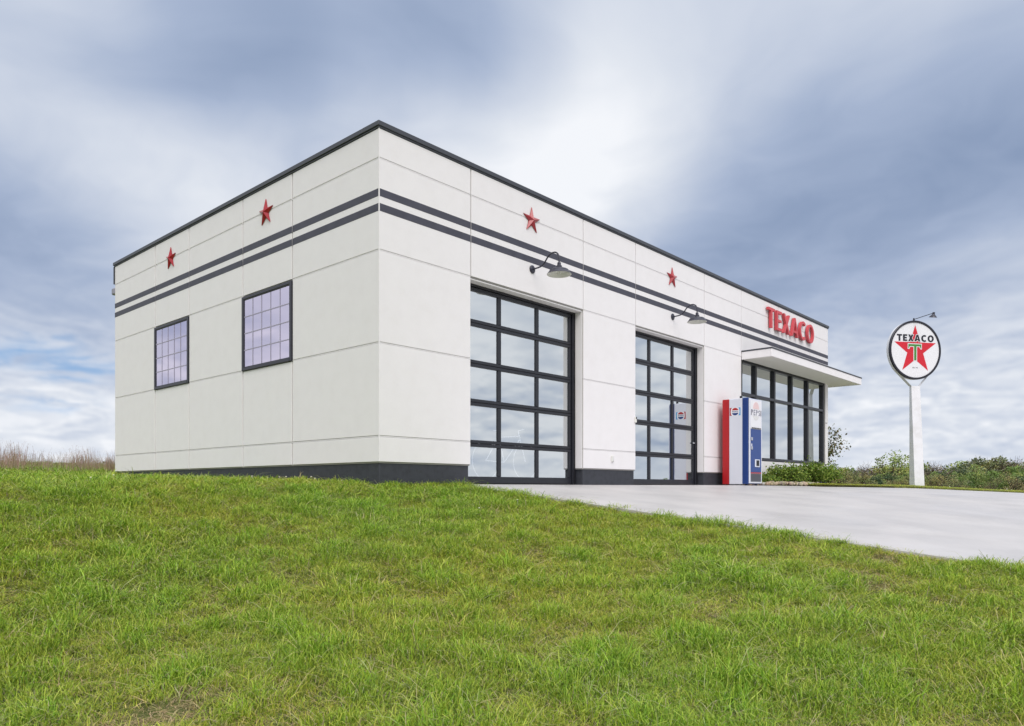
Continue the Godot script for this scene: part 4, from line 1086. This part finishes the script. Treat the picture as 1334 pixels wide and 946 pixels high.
func build_grass() -> void:
	var rng := RandomNumberGenerator.new(); rng.seed = 99
	var patch := FastNoiseLite.new(); patch.seed = 61; patch.frequency = 0.55; patch.fractal_octaves = 4
	var clump := FastNoiseLite.new(); clump.seed = 62; clump.frequency = 2.1; clump.fractal_octaves = 3
	var tone := FastNoiseLite.new(); tone.seed = 63; tone.frequency = 0.33; tone.fractal_octaves = 4
	var lawn := Node3D.new(); lawn.name = "lawn_grass"; add_child(lawn)
	tag(lawn, "uneven green lawn grass covering the slope before the station", "grass", "", "stuff")
	var g := [Color(0.295, 0.40, 0.035), Color(0.36, 0.45, 0.05), Color(0.185, 0.29, 0.03), Color(0.45, 0.50, 0.09)]
	var meshes := []; var lists := []; var colors := []
	for k in 6:
		meshes.append(tuft(900 + k, 18, 0.078, 0.06, 0.0039, [1.1, 1.7, 1.4, 2.1, 0.9, 1.6][k], g, 0.16)); lists.append([]); colors.append(PackedColorArray())
	meshes.append(tuft(930, 15, 0.05, 0.06, 0.0042, 2.6, [Color(0.40, 0.33, 0.18), Color(0.34, 0.27, 0.15), Color(0.30, 0.29, 0.10)], 0.5)); lists.append([]); colors.append(PackedColorArray())
	var bands := [[1.0, 5.0, 1000.0, 64.0], [5.0, 8.5, 760.0, 56.0], [8.5, 13.0, 480.0, 50.0], [13.0, 27.0, 260.0, 46.0]]     # metres from the camera, tufts per square metre, degrees to either side
	for b in bands:
		var a0 := deg_to_rad(-b[3]); var a1 := deg_to_rad(b[3])
		var area: float = (b[1] * b[1] - b[0] * b[0]) / 2.0 * (a1 - a0)
		for k in int(area * b[2]):
			var a := rng.randf_range(a0, a1); var r := sqrt(rng.randf_range(b[0] * b[0], b[1] * b[1]))
			var d := FW * cos(a) + RT * sin(a)
			var x := CAM.x + d.x * r; var z := CAM.z + d.z * r
			var edge := 1.45 + 0.08 * clump.get_noise_2d(z * 3.0, 5.0)
			if z > -0.03 and x > edge: continue
			if x > 0.02 and x < 16.5 and z > -9.04 and z < -0.03: continue
			if x > 3.0: continue
			var pt := patch.get_noise_2d(x, z); var cl := clump.get_noise_2d(x, z); var tn := tone.get_noise_2d(x, z)
			var worn := pt < -0.31 and rng.randf() < (-0.31 - pt) * 3.2            # worn spots of dead thatch
			var s := clampf(0.78 + cl * 0.95 + pt * 0.5, 0.35, 1.8) * rng.randf_range(0.75, 1.25)
			var w := 1.0 if r < 5.0 else (1.25 if r < 8.5 else (1.7 if r < 13.0 else 2.4))
			var bs := Basis.from_euler(Vector3(rng.randfn() * 0.22, rng.randf() * TAU, rng.randfn() * 0.22)).scaled(Vector3(w * lerpf(1.0, s, 0.5), s, w * lerpf(1.0, s, 0.5)))
			var q := 6 if worn else rng.randi() % 6
			if worn: bs = bs.scaled(Vector3(1, 0.75, 1))
			lists[q].append(Transform3D(bs, Vector3(x, ground_y(x, z) - 0.004, z)))
			var dry := clampf(0.22 - pt * 1.5 - cl * 0.5 + rng.randf_range(-0.25, 0.25), 0.0, 1.0)
			var c := Color(1.0 + tn * 0.22, 1.0, 1.0).lerp(Color(1.32, 1.08, 1.2), dry * 0.72)
			var lush := clampf(cl * 1.2 + 0.1, 0.0, 1.0)
			c = c.lerp(Color(0.72, 0.98, 0.66), lush * 0.8)
			var lv := rng.randf_range(0.78, 1.22)
			colors[q].append(Color(c.r * lv, c.g * lv, c.b * lv))
	for q in 7: scatter(lawn, "grass_blades", meshes[q], lists[q], colors[q], M.grass)
	# strip behind the lot
	var verge := Node3D.new(); verge.name = "verge_grass"; add_child(verge)
	tag(verge, "strip of grass along the far edge of the concrete", "grass", "", "stuff")
	var li := []; var co := PackedColorArray()
	for k in 15000:
		var x := 12.6 + 42.0 * pow(rng.randf(), 1.5); var e := back_edge(x)
		var z := e - 0.01 - rng.randf() * rng.randf() * (2.2 if x > 17.0 else 0.45)
		if x < 17.0 and z < 0.3: continue
		var s := rng.randf_range(0.7, 1.3) * (0.8 if x < 17.0 else 1.0)
		li.append(Transform3D(Basis(Vector3.UP, rng.randf() * TAU).scaled(Vector3(2.0, s, 2.0)), Vector3(x, ground_y(x, z) - 0.01, z)))
		co.append(Color(rng.randf_range(0.85, 1.2), 1.0, 1.0))
	scatter(verge, "grass_blades", meshes[1], li, co, M.grass)
	# tall dry grass along the rise behind the station
	var tallg := Node3D.new(); tallg.name = "tall_dry_grass"; add_child(tallg)
	tag(tallg, "tall tawny dry grass along the crest behind the station", "grass", "", "stuff")
	var straw := [Color(0.36, 0.26, 0.17), Color(0.42, 0.32, 0.21), Color(0.28, 0.18, 0.15), Color(0.33, 0.21, 0.18)]
	for v in 2:
		var m := tuft(950 + v, 9, 0.44, 0.14, 0.005, 0.75, straw, 0.0)
		li = []; co = PackedColorArray()
		for k in 640:
			var a := rng.randf_range(-46.0, -24.0); var r := rng.randf_range(19.5, 25.0)
			var dens := clump.get_noise_2d(a * 0.35, 3.0) + 0.35 * patch.get_noise_2d(a, r)
			if rng.randf() > 0.55 + dens * 1.0: continue
			var d := FW * cos(deg_to_rad(a)) + RT * sin(deg_to_rad(a))
			var x := CAM.x + d.x * r; var z := CAM.z + d.z * r
			if x > -0.3 and z > -9.4: continue
			var s := rng.randf_range(0.55, 1.15) * (1.0 + maxf(dens, 0.0) * 0.9)
			li.append(Transform3D(Basis.from_euler(Vector3(rng.randf_range(-.1, .1), rng.randf() * TAU, rng.randf_range(-.1, .1))).scaled(Vector3(1, s, 1)), Vector3(x, ground_y(x, z) - 0.02, z)))
			var lv := rng.randf_range(0.8, 1.2); co.append(Color(lv, lv, lv))
		scatter(tallg, "dry_stalks", m, li, co, M.grass)
	# small white clover heads and weeds
	var mb := MB.new()
	for k in 9:
		var a := TAU * k / 9.0
		mb.tri(Vector3(0, 0.085, 0), Vector3(cos(a) * 0.011, 0.079, sin(a) * 0.011), Vector3(cos(a + 0.7) * 0.011, 0.079, sin(a + 0.7) * 0.011))
		mb.tri(Vector3(0, 0.070, 0), Vector3(cos(a + 0.7) * 0.011, 0.079, sin(a + 0.7) * 0.011), Vector3(cos(a) * 0.011, 0.079, sin(a) * 0.011))
	mb.tube([Vector3(0, -0.01, 0), Vector3(0, 0.075, 0)], [0.0012, 0.0012], 4, false)
	li = []; co = PackedColorArray()
	for k in 70:
		var x := rng.randf_range(-3.5, 1.3); var z := rng.randf_range(-7.5, 3.0)
		if k < 60:
			x = -0.15 - absf(rng.randfn()) * 0.5; z = rng.randf_range(-8.5, -0.5)
		if x > -0.05 and z < 0.0: continue
		li.append(Transform3D(Basis(Vector3.UP, rng.randf() * TAU).scaled(Vector3.ONE * rng.randf_range(0.8, 1.4)), Vector3(x, ground_y(x, z), z)))
		co.append(Color(0.75, 0.72, 0.62) if rng.randf() < 0.8 else Color(0.75, 0.55, 0.08))
	for k in 9:
		var x := rng.randf_range(20.5, 34.0); var z := back_edge(x) - rng.randf_range(0.05, 0.9)
		li.append(Transform3D(Basis.IDENTITY.scaled(Vector3.ONE * rng.randf_range(1.2, 2.2)), Vector3(x, ground_y(x, z), z)))
		co.append(Color(0.78, 0.76, 0.7))
	var fl := Node3D.new(); fl.name = "wild_flowers"; add_child(fl)
	tag(fl, "tiny white and yellow flowers dotted through the grass", "flowers", "", "stuff")
	scatter(fl, "flower_heads", mb.mesh(), li, co, M.tinted)
